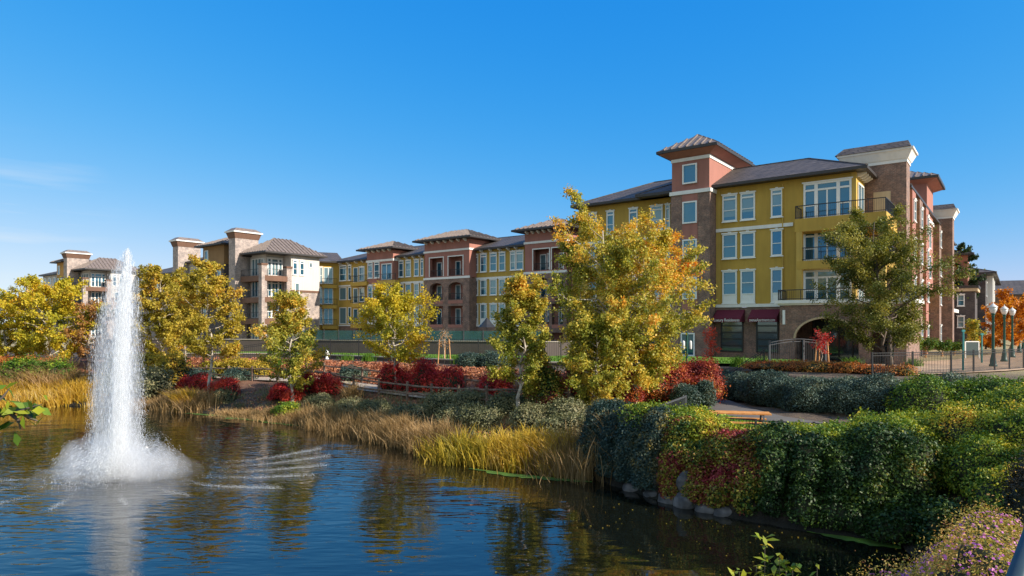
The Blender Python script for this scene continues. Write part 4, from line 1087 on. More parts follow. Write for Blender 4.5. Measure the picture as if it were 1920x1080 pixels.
stone_building('farthest stone and cream apartment building at the left behind the yellow trees, ochre penthouse', -113.6, -6.2, 2.6, False, True)

# ================================================================ buildings at the far right
D_ = Bld('dark grey stone building with white trimmed bays behind the brick end of the yellow building', 14, 62, 2.6, name='stone_building')
D_.part('wall', MB().box(6, 15.3, 50.5, 57, 2.2, 9.7).box(5, 16.2, 57, 75, 2.2, 12.3).box(5, 16.0, 75, 92, 2.2, 11.6), M['darkbrick'])
D_.part('upper_wall', MB().box(5, 14.4, 53, 57, 9.9, 14.6), M['salmon'])
D_.part('white_bay', MB().box(16.2, 16.9, 62, 65, 4.5, 12.3).box(16.2, 16.9, 70, 73, 4.5, 12.3), M['white'])
D_.part('parapet', MB().box(5.8, 15.6, 50.2, 56.9, 9.7, 10.1), M['beige'])
D_.part('ledge', MB().box(5.7, 15.7, 50.1, 57.0, 10.1, 10.45), M['fascia'])
hip(D_, 6, 14.4, 53, 57, 14.6, .3, M['roof_tile'], over=.7); hip(D_, 5, 16.5, 58, 92, 12.3, .3, M['roof_tile'], over=.9)
for z in (3.6, 6.4): 
    for u_ in (10.8, 12.4, 14.0): win(D_, 'f', u_ - .6, 50.5, z + 1.4, .8, 1.5, 'sash')
for v_ in (59, 67, 76, 82): 
    for z in (9.3, 6.2, 3.6): win(D_, 'r', v_, 16.2 if v_ < 75 else 16.0, z, 1.2, 1.9, 'sash')
bh = px(1810, 607, 118)
hb = empty('brick_house', (px(1893, 0, 118).x, 118, 2.6), -TH + .25, 'tan brick house with a low hipped roof behind the orange tree', 'house')
mb = MB().box(-6, 12, 0, 12, -.5, 8.0); mb.build('wall', m_brick('tan_brick', (.36, .21, .14), (.28, .17, .12), (.34, .28, .22)), hb)
rf = MB(); rf.poly([(-6.8, -.8, 8.2), (12.8, -.8, 8.2), (6.5, 6, 11.0), (-.5, 6, 11.0)]); rf.poly([(12.8, -.8, 8.2), (12.8, 12.8, 8.2), (6.5, 6, 11.0)]); rf.poly([(12.8, 12.8, 8.2), (-6.8, 12.8, 8.2), (-.5, 6, 11), (6.5, 6, 11)]); rf.poly([(-6.8, 12.8, 8.2), (-6.8, -.8, 8.2), (-.5, 6, 11)]); rf.build('roof', M['roof_tile'], hb)
MB().box(-6.85, 12.85, -.85, 12.85, 8.0, 8.19).build('fascia', M['fascia'], hb)
for x_ in (-3, 3, 8):
    fme, gme = window_meshes(1.8, 1.5, 'wide', M['frame'], M['glass']); o = link('window', fme, hb, (x_, -.0, 5.0)); link('pane', gme, o)
    for s_ in (-.55, 1.85): MB().box(0, .5, -.06, .02, 0, 1.5).build('shutter', M['darkframe'], o, (s_, 0, 0))

# ================================================================ walls, fences and street furniture
def free_part(root, name, mb, mat, smooth=False):
    """part of a thing given in world coordinates (its root is not turned)"""
    return mb.build(name, mat, root, tuple(-Vector(root.location)), smooth=smooth)
def walk(line, step):
    P = [Vector(p) for p in line]; out = []
    for a, b_ in zip(P, P[1:]):
        n = max(1, round((b_ - a).length / step)); out += [a.lerp(b_, i / n) for i in range(n)]
    return out + [P[-1]]

def picket_fence(label, line, h=1.15, step=.11, post=2.3, mat=None, name='metal_fence', zoff=0.0, group=None):
    p0 = line[0]; root = empty(name, (p0[0], p0[1], H(*p0)), 0, label, 'fence', group)
    posts = walk(line, post); rail = MB(); pk = MB(); mat = mat or M['rail']
    Hs = [H(p.x, p.y) + zoff for p in posts]
    for a, b_, za, zb in zip(posts, posts[1:], Hs, Hs[1:]):
        for dz in (h, h - .14, .12): rail.bar((a.x, a.y, za + dz), (b_.x, b_.y, zb + dz), .035, .035)
        n = int((b_ - a).length / step)
        for i in range(1, n):
            t = i / n; c = a.lerp(b_, t); z = za + (zb - za) * t; pk.bar((c.x, c.y, z + .1), (c.x, c.y, z + h), .016)
    free_part(root, 'rail', rail, mat); free_part(root, 'pickets', pk, mat)
    for p, z in zip(posts, Hs): free_part(root, 'post', MB().box(p.x - .035, p.x + .035, p.y - .035, p.y + .035, z - .2, z + h + .06), mat)
    return root
picket_fence('long black picket fence in front of the bright lawn by the red-leaved sapling', [(5.4, 41.2), (10.5, 40.2), (15.6, 40.6)], 1.2)
picket_fence('black picket fence between the olive tree and the green lamp posts', [(19.0, 34.6), (24.3, 36.3), (28.4, 38.6), (31.5, 40.4)], 1.25)
picket_fence('black iron fence on the strip of lawn below the glass screens', [(-27, 51.8), (-16.5, 51.6), (-9.5, 50.2), (-2.5, 48.6), (3.5, 47)], 1.6, .16, 2.6)
picket_fence('low black fence in front of the picnic table', [(6.9, 27.2), (9.4, 25.3), (13.2, 23.8)], .62, .12, 2.2)

# sloping stair railing
root = empty('stair_railing', (5.4, 26.5, 1.15), 0, 'grey sloping handrail beside the maroon bushes', 'railing')
r0, r1 = px(1206, 772, 26.5), px(1286, 743, 29.5); rl, pk = MB(), MB()
rl.bar(r0, r1, .07, .06); rl.bar(r0 - Vector((0, 0, .85)), r1 - Vector((0, 0, .85)), .05, .05)
for i in range(34): c = r0.lerp(r1, i / 33); pk.bar(c - Vector((0, 0, .85)), c, .02)
free_part(root, 'handrail', rl, M['steel']); free_part(root, 'balusters', pk, M['steel'])
for t in (0, .5, 1): c = r0.lerp(r1, t); free_part(root, 'post', MB().box(c.x - .04, c.x + .04, c.y - .04, c.y + .04, c.z - 1.1, c.z + .05), M['steel'])

# arched iron gate
root = empty('arched_gate', (15.9, 41, H(15.9, 41)), 0, 'grey arched metal gate in front of the brick porch', 'gate')
zg = H(17, 41); ga, gb = at(1443, 41.5), at(1548, 42.5)
for x_, y_ in ((ga, 41.5), (at(1507, 42), 42), (gb, 42.5)): free_part(root, 'post', MB().box(x_ - .06, x_ + .06, y_ - .06, y_ + .06, zg - .2, zg + 1.75), M['steel'])
pk = MB(); n = 20
for dz in (0, -.16, -1.5):
    mb = MB()
    mb.tube([(ga + (gb - ga) * i / n, 41.5 + i / n, zg + 1.6 + dz + (.22 * math.sin(math.pi * i / n) if dz > -1 else 0)) for i in range(n + 1)], .018, 5)
    free_part(root, 'arched_rail' if dz > -1 else 'bottom_rail', mb, M['steel'])
for i in range(30): t0_ = (i + .5) / 30; pk.bar((ga + (gb - ga) * t0_, 41.5 + t0_, zg + .1), (ga + (gb - ga) * t0_, 41.5 + t0_, zg + 1.55 + .2 * math.sin(math.pi * t0_)), .016)
free_part(root, 'bars', pk, M['steel'])

# split rail fences along the path
def rail_fence(label, line):
    p0 = line[0]; root = empty('split_rail_fence', (*p0, H(*p0)), 0, label, 'fence', 'split rail fences along the footpath'); P = walk(line, 2.3); r = random.Random(3)
    for p in P:
        z = H(p.x, p.y); free_part(root, 'post', MB().tube([(p.x, p.y, z - .2), (p.x + r.uniform(-.03, .03), p.y, z + 1.02)], [.085, .075], 6), M['wood'])
    for a, b_ in zip(P, P[1:]):
        za, zb = H(a.x, a.y), H(b_.x, b_.y)
        for dz in (.35, .82): free_part(root, 'rail', MB().tube([(a.x, a.y, za + dz), ((a.x + b_.x) / 2, (a.y + b_.y) / 2, (za + zb) / 2 + dz + r.uniform(-.05, .05)), (b_.x, b_.y, zb + dz)], .055, 6), M['wood'])
def side(line, d):
    S = np.array(line, float); T = np.gradient(S, axis=0); T /= np.linalg.norm(T, axis=1)[:, None]
    return [tuple(p) for p in S + np.stack([-T[:, 1], T[:, 0]], -1) * d]
rail_fence('weathered split rail fence on the pond side of the path', side(PATHLINE[2:9], -1.2))
rail_fence('split rail fence on the uphill side of the path', side(PATHLINE[4:9], 1.3))

# low brown retaining wall behind the litter slope, and the pool deck wall with glass screens
def wall_line(name, label, line, z0, z1, th, mat, cat='wall', cap=None):
    root = empty(name, (*line[0], z0), 0, label, cat); mb = MB(); cb = MB()
    for a, b_ in zip(line, line[1:]):
        zc = (z0 + z1) / 2; mb.bar((*a, zc), (*b_, zc), th, z1 - z0)
        if cap: cb.bar((*a, z1 + .04), (*b_, z1 + .04), th + .1, .08)
    free_part(root, 'wall', mb, mat)
    if cap: free_part(root, 'coping', cb, cap)
    return root
wall_line('retaining_wall', 'low dark brown retaining wall above the orange litter slope', [(-34, 56.5), (-20, 56), (-13, 52.2), (-7, 48.2), (-1.5, 44.4), (3, 43.2), (5.2, 42.2)], 2.0, 2.92, .25, M['wallbrown'], cap=M['concrete'])
DK = [(-40, 61), (-22, 59), (-13.5, 56), (2.5, 51.0), (5.5, 52.5)]
deck = wall_line('pool_deck_wall', 'dark brown wall topped with pale green glass screens below the middle wing', DK, 2.2, 4.05, .3, M['wallbrown'], cap=M['concrete'])
m, nt, b = mat_new('screen_glass'); b.inputs['Base Color'].default_value = (.07, .20, .20, 1); b.inputs['Roughness'].default_value = .08; b.inputs['Alpha'].default_value = .55; b.inputs['Metallic'].default_value = .2
M['screen'] = m
W_ = walk(DK[1:4], 1.6)
for a, b_ in zip(W_, W_[1:]):
    p, q = a.lerp(b_, .03), a.lerp(b_, .97); free_part(deck, 'glass_panel', MB().bar((p.x, p.y, 4.5), (q.x, q.y, 4.5), .02, .85), M['screen'])
    free_part(deck, 'screen_post', MB().bar((a.x, a.y, 4.05), (a.x, a.y, 5.0), .05), M['steel'])
lw = MB(); Lw = [(-30, 57.2), (-19.5, 56.8), (-12.5, 53.2), (-6.5, 49.2), (-1, 45.4), (3.4, 44.2), (6.2, 43), (13, 43.2), (17, 42.5)]; Lb = [(-28, 59.2), (-21, 58.7), (-13, 55.6), (-5, 53.1), (1, 51.2), (5.5, 52.4), (9, 53), (16.5, 48.5), (20, 45.4)]
for i in range(len(Lw) - 1):
    lw.quad((*Lw[i], 2.90), (*Lw[i + 1], 2.90), (*Lb[i + 1], 3.0), (*Lb[i], 3.0))
m, nt, b = mat_new('lawn_turf'); L = nt.links; n1 = N(nt, 'ShaderNodeTexNoise', Scale=12.0, Detail=5.0); L.new(coords(nt), n1.inputs['Vector'])
r_ = ramp(nt, [(.3, (.05, .14, .008)), (.7, (.15, .30, .015))]); L.new(n1.outputs[0], r_.inputs[0]); L.new(r_.outputs[0], b.inputs['Base Color']); b.inputs['Roughness'].default_value = 1; bump(nt, b, n1.outputs[0], .8, .05)
M['turf'] = m
tag(lw.build('lawn', M['turf']), 'strip of bright lawn along the upper terrace', 'lawn', kind='structure')
LAWN2 = [(8.0, 37.5), (9.5, 37.5), (9.6, 33), (10.0, 30), (11.2, 27.6), (9.2, 26.6), (7.0, 28.4), (5.6, 31.5)]
lz = 1.28; tag(MB().poly([(x, y, lz) for x, y in LAWN2][::-1]).build('picnic_lawn', M['turf']), 'small bright lawn round the picnic table', 'lawn', kind='structure')
r = np.random.default_rng(5)
def in_poly_pts(P, n, seed):
    r = np.random.default_rng(seed); P = np.array(P); Q = np.c_[r.uniform(P[:, 0].min(), P[:, 0].max(), n * 3), r.uniform(P[:, 1].min(), P[:, 1].max(), n * 3)]
    return Q[poly_sd(Q[:, 0], Q[:, 1], P) < 0][:n]
gp = in_poly_pts(LAWN2, 9000, 6)
blades('grass', 'short bright grass of the picnic lawn', gp, .16, .03, M['grass'], 8, 'grass', wind=(0, 0)).location.z += .12
Pu = np.array(Lw + Lb[::-1]); gp = in_poly_pts(Pu, 9000, 7); g_ = blades('grass', 'short bright grass of the upper lawn', gp, .14, .05, M['grass'], 9, 'grass', wind=(0, 0)); g_.location.z += .28

# picnic table
tb = px(1387, 776, 26.2); root = empty('picnic_table', (tb.x, 26.2, 1.2), math.radians(-12), 'long picnic table with orange wooden top on the small lawn', 'table')
mb = MB(); [mb.box(-1.15, 1.15, -.36 + i * .15, -.36 + i * .15 + .135, .72, .77) for i in range(5)]; mb.build('tabletop', M['tablewood'], root)
for s in (-1, 1): MB().box(-1.1, 1.1, s * .62 - .13, s * .62 + .13, .41, .46).build('bench_seat', M['tablewood'], root)
for s in (-.85, .85):
    MB().bar((s, -.3, .72), (s, -.62, 0), .06).bar((s, .3, .72), (s, .62, 0), .06).bar((s, -.74, .4), (s, .74, .4), .06).bar((s, -.3, .70), (s, .3, .70), .05).build('leg_frame', M['steel'], root)

# street lamps
def lamp(x, y, z, h, label):
    root = empty('street_lamp', (x, y, z), 0, label, 'street lamp', 'green lamp posts with white lanterns')
    return root, h
LM = {}
def lamp_meshes():
    p = MB(); p.lathe([(0.22, 0), (.22, .18), (.17, .25), (.15, .6), (.11, .75), (.085, .9), (.07, 3.2), (.10, 3.25), (.07, 3.32), (.12, 3.42), (.13, 3.46)], k=14)
    g_ = MB(); g_.lathe([(.10, 3.46), (.14, 3.52), (.21, 3.68), (.235, 3.84)], k=16)
    c = MB(); c.lathe([(.265, 3.84), (.265, 3.87), (.17, 3.97), (.06, 4.07), (.025, 4.10), (.03, 4.14), (.005, 4.20)], k=16)
    return p.mesh('post', M['lampgreen'], True), g_.mesh('lantern', M['lampglass'], True), c.mesh('lantern_cap', M['lampglass'], True)
pm, gm_, cm = lamp_meshes(); src = None
for i, (x, Yd, lab) in enumerate(((1862, 42, 'nearest and tallest green lamp post with a white lantern, left end of the row'), (1883, 47.5, 'second green lamp post with white lantern, right of the nearest one'), (1898, 53.5, 'third green lamp post with white lantern in the row'), (1911, 62, 'fourth green lamp post, partly hidden by the orange tree'), (1919, 70, 'farthest green lamp post at the right edge'))):
    zz = H(at(x, Yd), Yd); root = empty('street_lamp', (at(x, Yd), Yd, zz), 0, lab, 'street lamp', 'green lamp posts with white lanterns')
    for n_, me in (('post', pm), ('lantern', gm_), ('lantern_cap', cm)): link(n_, me, root)
for x, Yd, y0, lab in ((1806, 38.5, 622, 'thin teal pole in front of the fence by the paved walk'), (1841, 46, 628, 'thin teal pole farther along the paved walk')):
    z0 = H(at(x, Yd), Yd); zt = px(x, y0, Yd).z; root = empty('sign_pole', (at(x, Yd), Yd, z0), 0, lab, 'pole')
    MB().lathe([(.06, -.1), (.05, zt - z0)], k=8).build('pole', M['tealpole'], root); MB().box(-.09, .09, -.05, .05, zt - z0, zt - z0 + .12).build('cap', M['tealpole'], root)
z0 = H(at(1288, 37.5), 37.5); zt = px(1288, 622, 37.5).z; root = empty('path_light_pole', (at(1288, 37.5), 37.5, z0), 0, 'green pole with two white lamp heads behind the maroon bushes', 'lamp post')
MB().lathe([(.11, -.1), (.10, .5), (.07, .6), (.06, zt - z0)], k=10).build('pole', M['lampgreen'], root)
for s in (-1, 1):
    MB().lathe([(.07, 0), (.085, .05), (.085, .42), (.04, .5)], s * .2, 0, 10).build('lamp_head', M['lampglass'], root, (0, 0, px(1288, 655, 37.5).z - z0), smooth=True)
MB().bar((-.2, 0, 0), (.2, 0, 0), .04).build('cross_arm', M['lampgreen'], root, (0, 0, px(1288, 655, 37.5).z - z0))
# pet waste station
x_, y_ = at(1379, 39.5), 39.5; z0 = H(x_, y_); root = empty('pet_waste_station', (x_, y_, z0), 0, 'small pet waste station with pale sign box on the terrace', 'waste station')
MB().box(-.04, .04, -.04, .04, -.1, .95).build('post', M['steel'], root); MB().box(-.17, .17, -.10, -.045, .62, .95).build('sign', m_plain('pale_sign', (.42, .58, .60), .5), root); MB().box(-.14, .14, -.16, -.045, .18, .5).build('bin', M['darkframe'], root)
# hydrant
x_, y_ = at(613, 51), 51; z0 = H(x_, y_); root = empty('fire_hydrant', (x_, y_, z0 + .1), 0, 'white fire hydrant on the low brown wall line', 'hydrant')
MB().lathe([(.15, 0), (.15, .05), (.10, .07), (.10, .5), (.13, .52), (.13, .56), (.10, .62), (.03, .7), (.03, .75)], k=12).build('barrel', M['frame'], root, smooth=True)
for s in (-1, 1): MB().tube([(s * .08, 0, .4), (s * .19, 0, .4)], .05, 8).build('outlet', M['frame'], root)
# A-board and bollards by the walk
x_, y_ = at(1822, 52), 52; z0 = H(x_, y_); root = empty('notice_board', (x_, y_, z0), 0, 'dark notice board in a pale frame beside the paved walk', 'sign')
MB().box(-.5, .5, -.05, 0, .3, 1.35).build('panel', M['darkglass'], root); f = MB().box(-.56, -.5, -.06, .02, 0, 1.4).box(.5, .56, -.06, .02, 0, 1.4).box(-.5, .5, -.06, .02, 1.35, 1.42); f.build('frame', M['frame'], root)
# patio umbrella on the deck
x_, y_ = at(913, 56), 56; root = empty('patio_umbrella', (x_, y_, 2.9), 0, 'dark green patio umbrella half open on the deck behind the glass screens', 'umbrella')
MB().lathe([(.03, 0), (.03, 3.1)], k=8).build('pole', M['steel'], root); c = MB(); c.lathe([(.75, 2.3), (.5, 2.55), (.05, 3.1)], k=8); c.build('canopy', M['rail'], root)

# near handrail at the lower right corner
root = empty('path_handrail', (1.9, 2.5, 3.9), 0, 'blue grey painted handrail at the lower right corner', 'railing')
q0, q1 = px(1908, 1085, 2.34), px(1943, 972, 3.02); dd_ = (q1 - q0).normalized(); dd_.z = 0; dd_.normalize()
mb = MB(); A_, B_ = q0 - dd_ * 1.2, q0 + dd_ * 9; A_.z = B_.z = q0.z; mb.tube([A_, B_], .034, 14); free_part(root, 'top_rail', mb, M['bluerail'], True)
for t in (1.12, 1.9, 3.3): c0, c1 = q0 + dd_ * t, q0 + dd_ * (t + .07); c0.z = c1.z = q0.z; free_part(root, 'rail_bracket', MB().tube([c0, c1], .042, 14), M['rail'], True)
mb = MB(); mb.bar(A_ - Vector((0, 0, .75)), B_ - Vector((0, 0, .75)), .04, .04); free_part(root, 'bottom_rail', mb, M['bluerail'])
for t in (1.05, 3.2, 5.4, 7.6): c = q0 + dd_ * t; c.z = q0.z; free_part(root, 'post', MB().box(c.x - .04, c.x + .04, c.y - .04, c.y + .04, c.z - 1.5, c.z + .03), M['rail'])
mb = MB()
for i in range(60): c = q0 + dd_ * (i * .14); mb.bar((c.x, c.y, q0.z - .75), (c.x, c.y, q0.z - .03), .016)
free_part(root, 'balusters', mb, M['bluerail'])

# ================================================================ boulders at the foot of the creeper wall
r = np.random.default_rng(11); LOOK = ['flat pale', 'round grey', 'tall dark', 'wedge shaped grey', 'low broad', 'small pale', 'cracked grey']
def boulder(x, y, z, sx, sy, sz, label, seed, group='boulders at the water line'):
    me = bpy.data.meshes.new('rock'); V, Q = blob_core([(0, 0, 0, 1, 1, 1)], 1.0, seed, 18, 12)
    V = V * (1 + .16 * rot_noise(V, 2.4, seed + 9)[:, None]); V = np.sign(V) * np.abs(V) ** .8 * np.array([sx, sy, sz]) * .8
    me = np_mesh('rock', V, Q, M['rock'], smooth=False)
    return tag(link('rock', me, None, (x, y, z), float(r.uniform(-.4, .4))), label, 'rock', group)
for i, (x, y, Yd, w, h) in enumerate(((1190, 925, 21.6, .45, .30), (1212, 905, 21.6, .5, .55), (1232, 935, 20.9, .55, .28), (1262, 940, 20.2, .55, .35), (1240, 900, 20.9, .45, .5), (1296, 942, 19.7, .6, .42), (1296, 908, 19.9, .5, .5), (1330, 958, 19.2, .5, .3), (1180, 898, 22.2, .4, .45), (1364, 966, 18.8, .45, .3))):
    p = px(x, y, Yd); d_ = ['pale flat', 'leaning dark', 'long low', 'rounded grey', 'tall shaded', 'broad pale', 'upper grey', 'small wet', 'leftmost dark', 'rightmost half hidden'][i]
    boulder(p.x, Yd + .1, max(.02, min(p.z, .9)), w, w * .8, h, d_ + ' boulder at the water under the creeper, %s' % ('near its left end' if x < 1240 else 'below the red leaves'), 20 + i)
boulder(10.3, 14.9, .75, .32, .3, .35, 'single bluish rock among the purple flowers at the water edge', 50, None)
rw = MB()
Wl = [(3.3, 23.6), (4.3, 21.7), (5.7, 19.9), (7.0, 18.7), (8.6, 17.6), (10.0, 16.9)]
rootw = empty('rock_wall', (6.5, 19.3, 0), 0, 'dark stacked rock wall mostly buried under the creeper', 'wall')
for a, b_ in zip(Wl, Wl[1:]): rw.bar((a[0] + .35, a[1] + .45, .3), (b_[0] + .35, b_[1] + .45, .3), .5, 1.7)
free_part(rootw, 'stones', rw, M['rock'])

# ================================================================ trees
def T(x, Yd, ytop, wpx, label, **k):
    X_ = at(x, Yd); z = H(X_, Yd); h = px(x, ytop, Yd).z - z; R_ = wpx / 2 / F * Yd; k['nleaf'] = int(k.get('nleaf', 9000) * 1.7); k['leaf'] = k.get('leaf', .2) * .74
    k.setdefault('bark', M['bark']); k.setdefault('mat', M['l_sycamore']); k.setdefault('leaf', .2); k.setdefault('nleaf', 9000)
    return tree(k.pop('name', 'sycamore_tree'), label, (X_, Yd, z), h, R_, k.pop('nleaf'), k.pop('leaf'), k.pop('mat'), k.pop('bark'), k.pop('seed'), **k)
cone = lambda t: (1 - t) ** .55 * min(1, .55 + t * 2.2)
oval = lambda t: math.sin(math.pi * min(1, (t * .8 + .17))) ** .6
g_ = 'autumn sycamores along the footpath'
T(8, 52, 552, 120, 'yellow tree at the left edge behind the golden reeds', mat=M['l_yellow'], seed=101, clear=.12, prof=oval, nleaf=9000, leaf=.24, group=g_)
T(92, 51, 533, 165, 'broad yellow green tree left of the fountain, below the farthest building', mat=M['l_yellow'], seed=102, clear=.12, prof=oval, nleaf=15000, leaf=.24, group=g_)
T(168, 52, 566, 80, 'thin half bare orange brown tree just left of the fountain', mat=M['l_brown'], seed=103, clear=.10, prof=oval, nleaf=3200, leaf=.22, limbs=26, sparse=.8, group=g_)
T(300, 50, 502, 120, 'dense golden tree just right of the fountain', mat=M['l_gold'], seed=104, clear=.10, prof=oval, nleaf=13000, leaf=.23, group=g_)
T(345, 53, 520, 95, 'golden tree between the fountain and the pale trunked tree', mat=M['l_gold'], seed=114, clear=.14, prof=oval, nleaf=8000, leaf=.23, group=g_)
T(392, 43.5, 488, 128, 'tall golden tree with a pale trunk beside the grey green shrubs', mat=M['l_gold'], seed=105, clear=.26, prof=oval, nleaf=12500, leaf=.21, group=g_)
T(548, 39.5, 538, 158, 'yellow green tree in front of the pale stone building', mat=M['l_sycamore'], seed=106, clear=.16, prof=cone, nleaf=12000, leaf=.19, tr=.11, group=g_)
T(738, 38.6, 537, 142, 'yellow tree with a slim white trunk among the red bushes', mat=M['l_yellow'], seed=107, clear=.25, prof=oval, nleaf=10500, leaf=.18, tr=.10, group=g_)
T(975, 30.0, 508, 142, 'yellow green tree with a forked white trunk left of the biggest tree', mat=M['l_sycamore'], seed=108, clear=.16, prof=cone, nleaf=13500, leaf=.165, tr=.10, group=g_)
big = lambda t: min(1, .66 + t * 1.2) if t < .68 else max(.35, 1 - (t - .68) ** 1.2 * 2.2)
T(1164, 32.0, 410, 266, 'biggest autumn tree, broad with orange and gold leaves in front of the brick tower', mat=M['l_sycamore'], seed=109, clear=.06, prof=big, nleaf=50000, leaf=.17, tr=.17, limbs=74, multi=3, cluster=.085, lean=(.2, 0), grad=.30, group=g_)
T(1120, 29.5, 590, 140, 'low leafy sucker growth at the foot of the biggest tree', mat=M['l_sycamore'], seed=119, clear=.02, prof=oval, nleaf=13000, leaf=.16, tr=.07, limbs=36, group=g_)
T(1672, 36.5, 396, 222, 'grey green oak with a dark leaning trunk in front of the arched porch', name='oak_tree', mat=M['l_olive'], bark=M['darkbark'], seed=1110, clear=.14, prof=oval, nleaf=36000, leaf=.145, tr=.17, limbs=44, multi=2, lean=(.1, 0), cluster=.10, ecc=.95, cat='tree')
T(1896, 60, 560, 96, 'orange autumn tree behind the street lamps', name='autumn_tree', mat=M['l_orange'], bark=M['darkbark'], seed=111, clear=.12, prof=oval, nleaf=7000, leaf=.28)
T(1848, 72, 636, 36, 'small orange tree at the end of the paved walk', name='autumn_tree', mat=M['l_orange'], bark=M['darkbark'], seed=112, clear=.15, prof=oval, nleaf=2500, leaf=.25, limbs=20)
T(1825, 58, 598, 34, 'slim yellow green young tree beside the notice board', name='young_tree', mat=M['l_sycamore'], bark=M['darkbark'], seed=113, clear=.3, prof=cone, nleaf=1600, leaf=.2, limbs=18, tr=.05)
T(1806, 88, 452, 52, 'dark tree rising beyond the roof of the grey stone building', name='evergreen_tree', mat=M['l_dark'], bark=M['darkbark'], seed=115, clear=.35, prof=oval, nleaf=5000, leaf=.35)
for i, (x, Yd, w) in enumerate(((1708, 52, 34), (1736, 54, 34), (1767, 56, 30), (1790, 58, 26))):
    T(x, Yd, 640 + i * 3, w, 'small clipped round tree by the brick wall, %s' % ['leftmost of the row of four', 'second of the row of four', 'third of the row of four', 'right end of the row of four'][i], name='clipped_tree', mat=M['l_hedge'], bark=M['stake'], seed=130 + i, clear=.5, prof=oval, nleaf=1500, leaf=.15, limbs=16, tr=.09, group='clipped trees by the brick wall')
# staked saplings
for i, (x, Yd, yt, mat, w, lab) in enumerate(((1335, 40.8, 606, M['l_brightred'], 22, 'bright red sapling tied to orange stakes in front of the brick tower'), (1541, 41, 622, M['l_red'], 34, 'dark red sapling between orange stakes in front of the arched porch'), (833, 46.5, 616, M['l_brown'], 24, 'nearly bare brown sapling between three stakes by the glass screens'))):
    tr_ = T(x, Yd, yt, w, lab, name='staked_sapling', mat=mat, bark=M['bark'], seed=140 + i, clear=.42, prof=cone, nleaf=[1100, 800, 220][i], leaf=[.11, .12, .14][i], limbs=18, tr=.03, up=(50, 75), cluster=.06, cat='sapling', group='staked saplings')
    for s, yy in ((-.42, 0), (.42, 0), (.0, .4)): MB().tube([(s * 1.1, yy, -.2), (s * .8, yy * .8, 1.75)], .045, 6).build('stake', M['stake'], tr_)

# ================================================================ bushes
def row(pts, rx, rz, z=None, step=None, jit=.12, seed=0):
    """overlapping blobs along a polyline, standing on the ground"""
    r = np.random.default_rng(seed); out = []
    for p in walk([Vector((*q, 0)) for q in pts], step or rx * .9):
        k = 1 + r.normal() * jit; g = H(p.x, p.y) if z is None else z
        out.append((p.x + r.normal() * .1, p.y + r.normal() * .1, g + rz * .42 * k, rx * k, rx * k, rz * k * .58))
    return out
# red bushes by the path
for i, (x0, x1, Y0, Y1, h, lab) in enumerate(((338, 440, 45.5, 43.0, 1.15, 'crimson bush under the tall golden tree'), (508, 560, 40.8, 40.0, .9, 'low dark red bush behind the trunk of the yellow green tree'), (570, 634, 41.0, 40.0, 1.15, 'crimson bush right of the yellow green tree'), (728, 862, 38.8, 37.0, 1.35, 'largest crimson bush behind the slim white trunk'), (908, 955, 35.5, 34.5, 1.25, 'crimson bush left of the forked white trunk'))):
    shrub('red_bush', lab, row([(at(x0 + 12, Y0), Y0), (at(x1 - 12, Y1), Y1)], .62, h, seed=i, step=.7), int(4200 * (x1 - x0) / 100) + 1500, .12, M['l_red'], 200 + i, group='red bushes along the rail fence', depth=.28, shaggy=.10)
shrub('maroon_bush', 'large maroon and orange bushes right of the biggest tree', row([(6.2, 34.5), (8.4, 35.2), (10.1, 35.6)], 1.15, 2.3, seed=9) + [(9.6, 34.3, 2.0, .9, .8, .8)], 16000, .12, M['l_maroon'], 210, depth=.22)
shrub('maroon_bush', 'maroon shrub half hidden under the biggest tree', row([(3.4, 32.5), (5.6, 32.2)], .95, 1.8, seed=10), 7000, .12, M['l_maroon'], 211, depth=.22)
shrub('maroon_bush', 'yellow and red shrub below the forked white trunk', row([(1.1, 30.6), (1.9, 30.2)], .65, 1.9, seed=12), 5500, .12, M['l_creeper'], 212, depth=.25)
# grey green mounds on the bank
k = 0
for (x, y, Yd, w, lab) in ((655, 752, 36.0, .95, 'left of the slim white trunk'), (600, 752, 38, .8, 'under the left split rail fence'), (700, 757, 35, 1.0, 'below the left edge of the slim trunk'), (770, 764, 33, 1.05, 'right below the slim white trunk'), (830, 752, 33.6, 1.0, 'below the largest crimson bush'), (880, 748, 32.8, .95, 'right of the largest crimson bush'), (905, 775, 30.2, 1.0, 'just behind the tall golden reeds'), (850, 778, 31, .9, 'low, behind the dry reeds'), (950, 758, 31, .9, 'under the forked tree'), (1000, 780, 28.8, 1.0, 'between the golden reeds and the biggest tree'), (1060, 765, 28.6, 1.0, 'left of the foot of the biggest tree'), (1040, 795, 27.2, .9, 'behind the right end of the golden reeds'), (1090, 790, 27, .9, 'right at the foot of the biggest tree'), (420, 730, 42.5, .7, 'right of the tall golden tree'), (1015, 745, 30.6, .8, 'under the crown of the forked tree')):
    X_ = at(x, Yd); g0_ = H(X_, Yd); k += 1
    shrub('grey_green_mound', 'rounded grey green shrub on the bank, ' + lab, [(X_, Yd, g0_ + .25, w, w * .9, .62), (X_ + w * .5, Yd + .2, g0_ + .2, w * .65, w * .6, .45)], 2600, .09, M['l_grey'], 230 + k, group='grey green mounds on the bank', depth=.2)
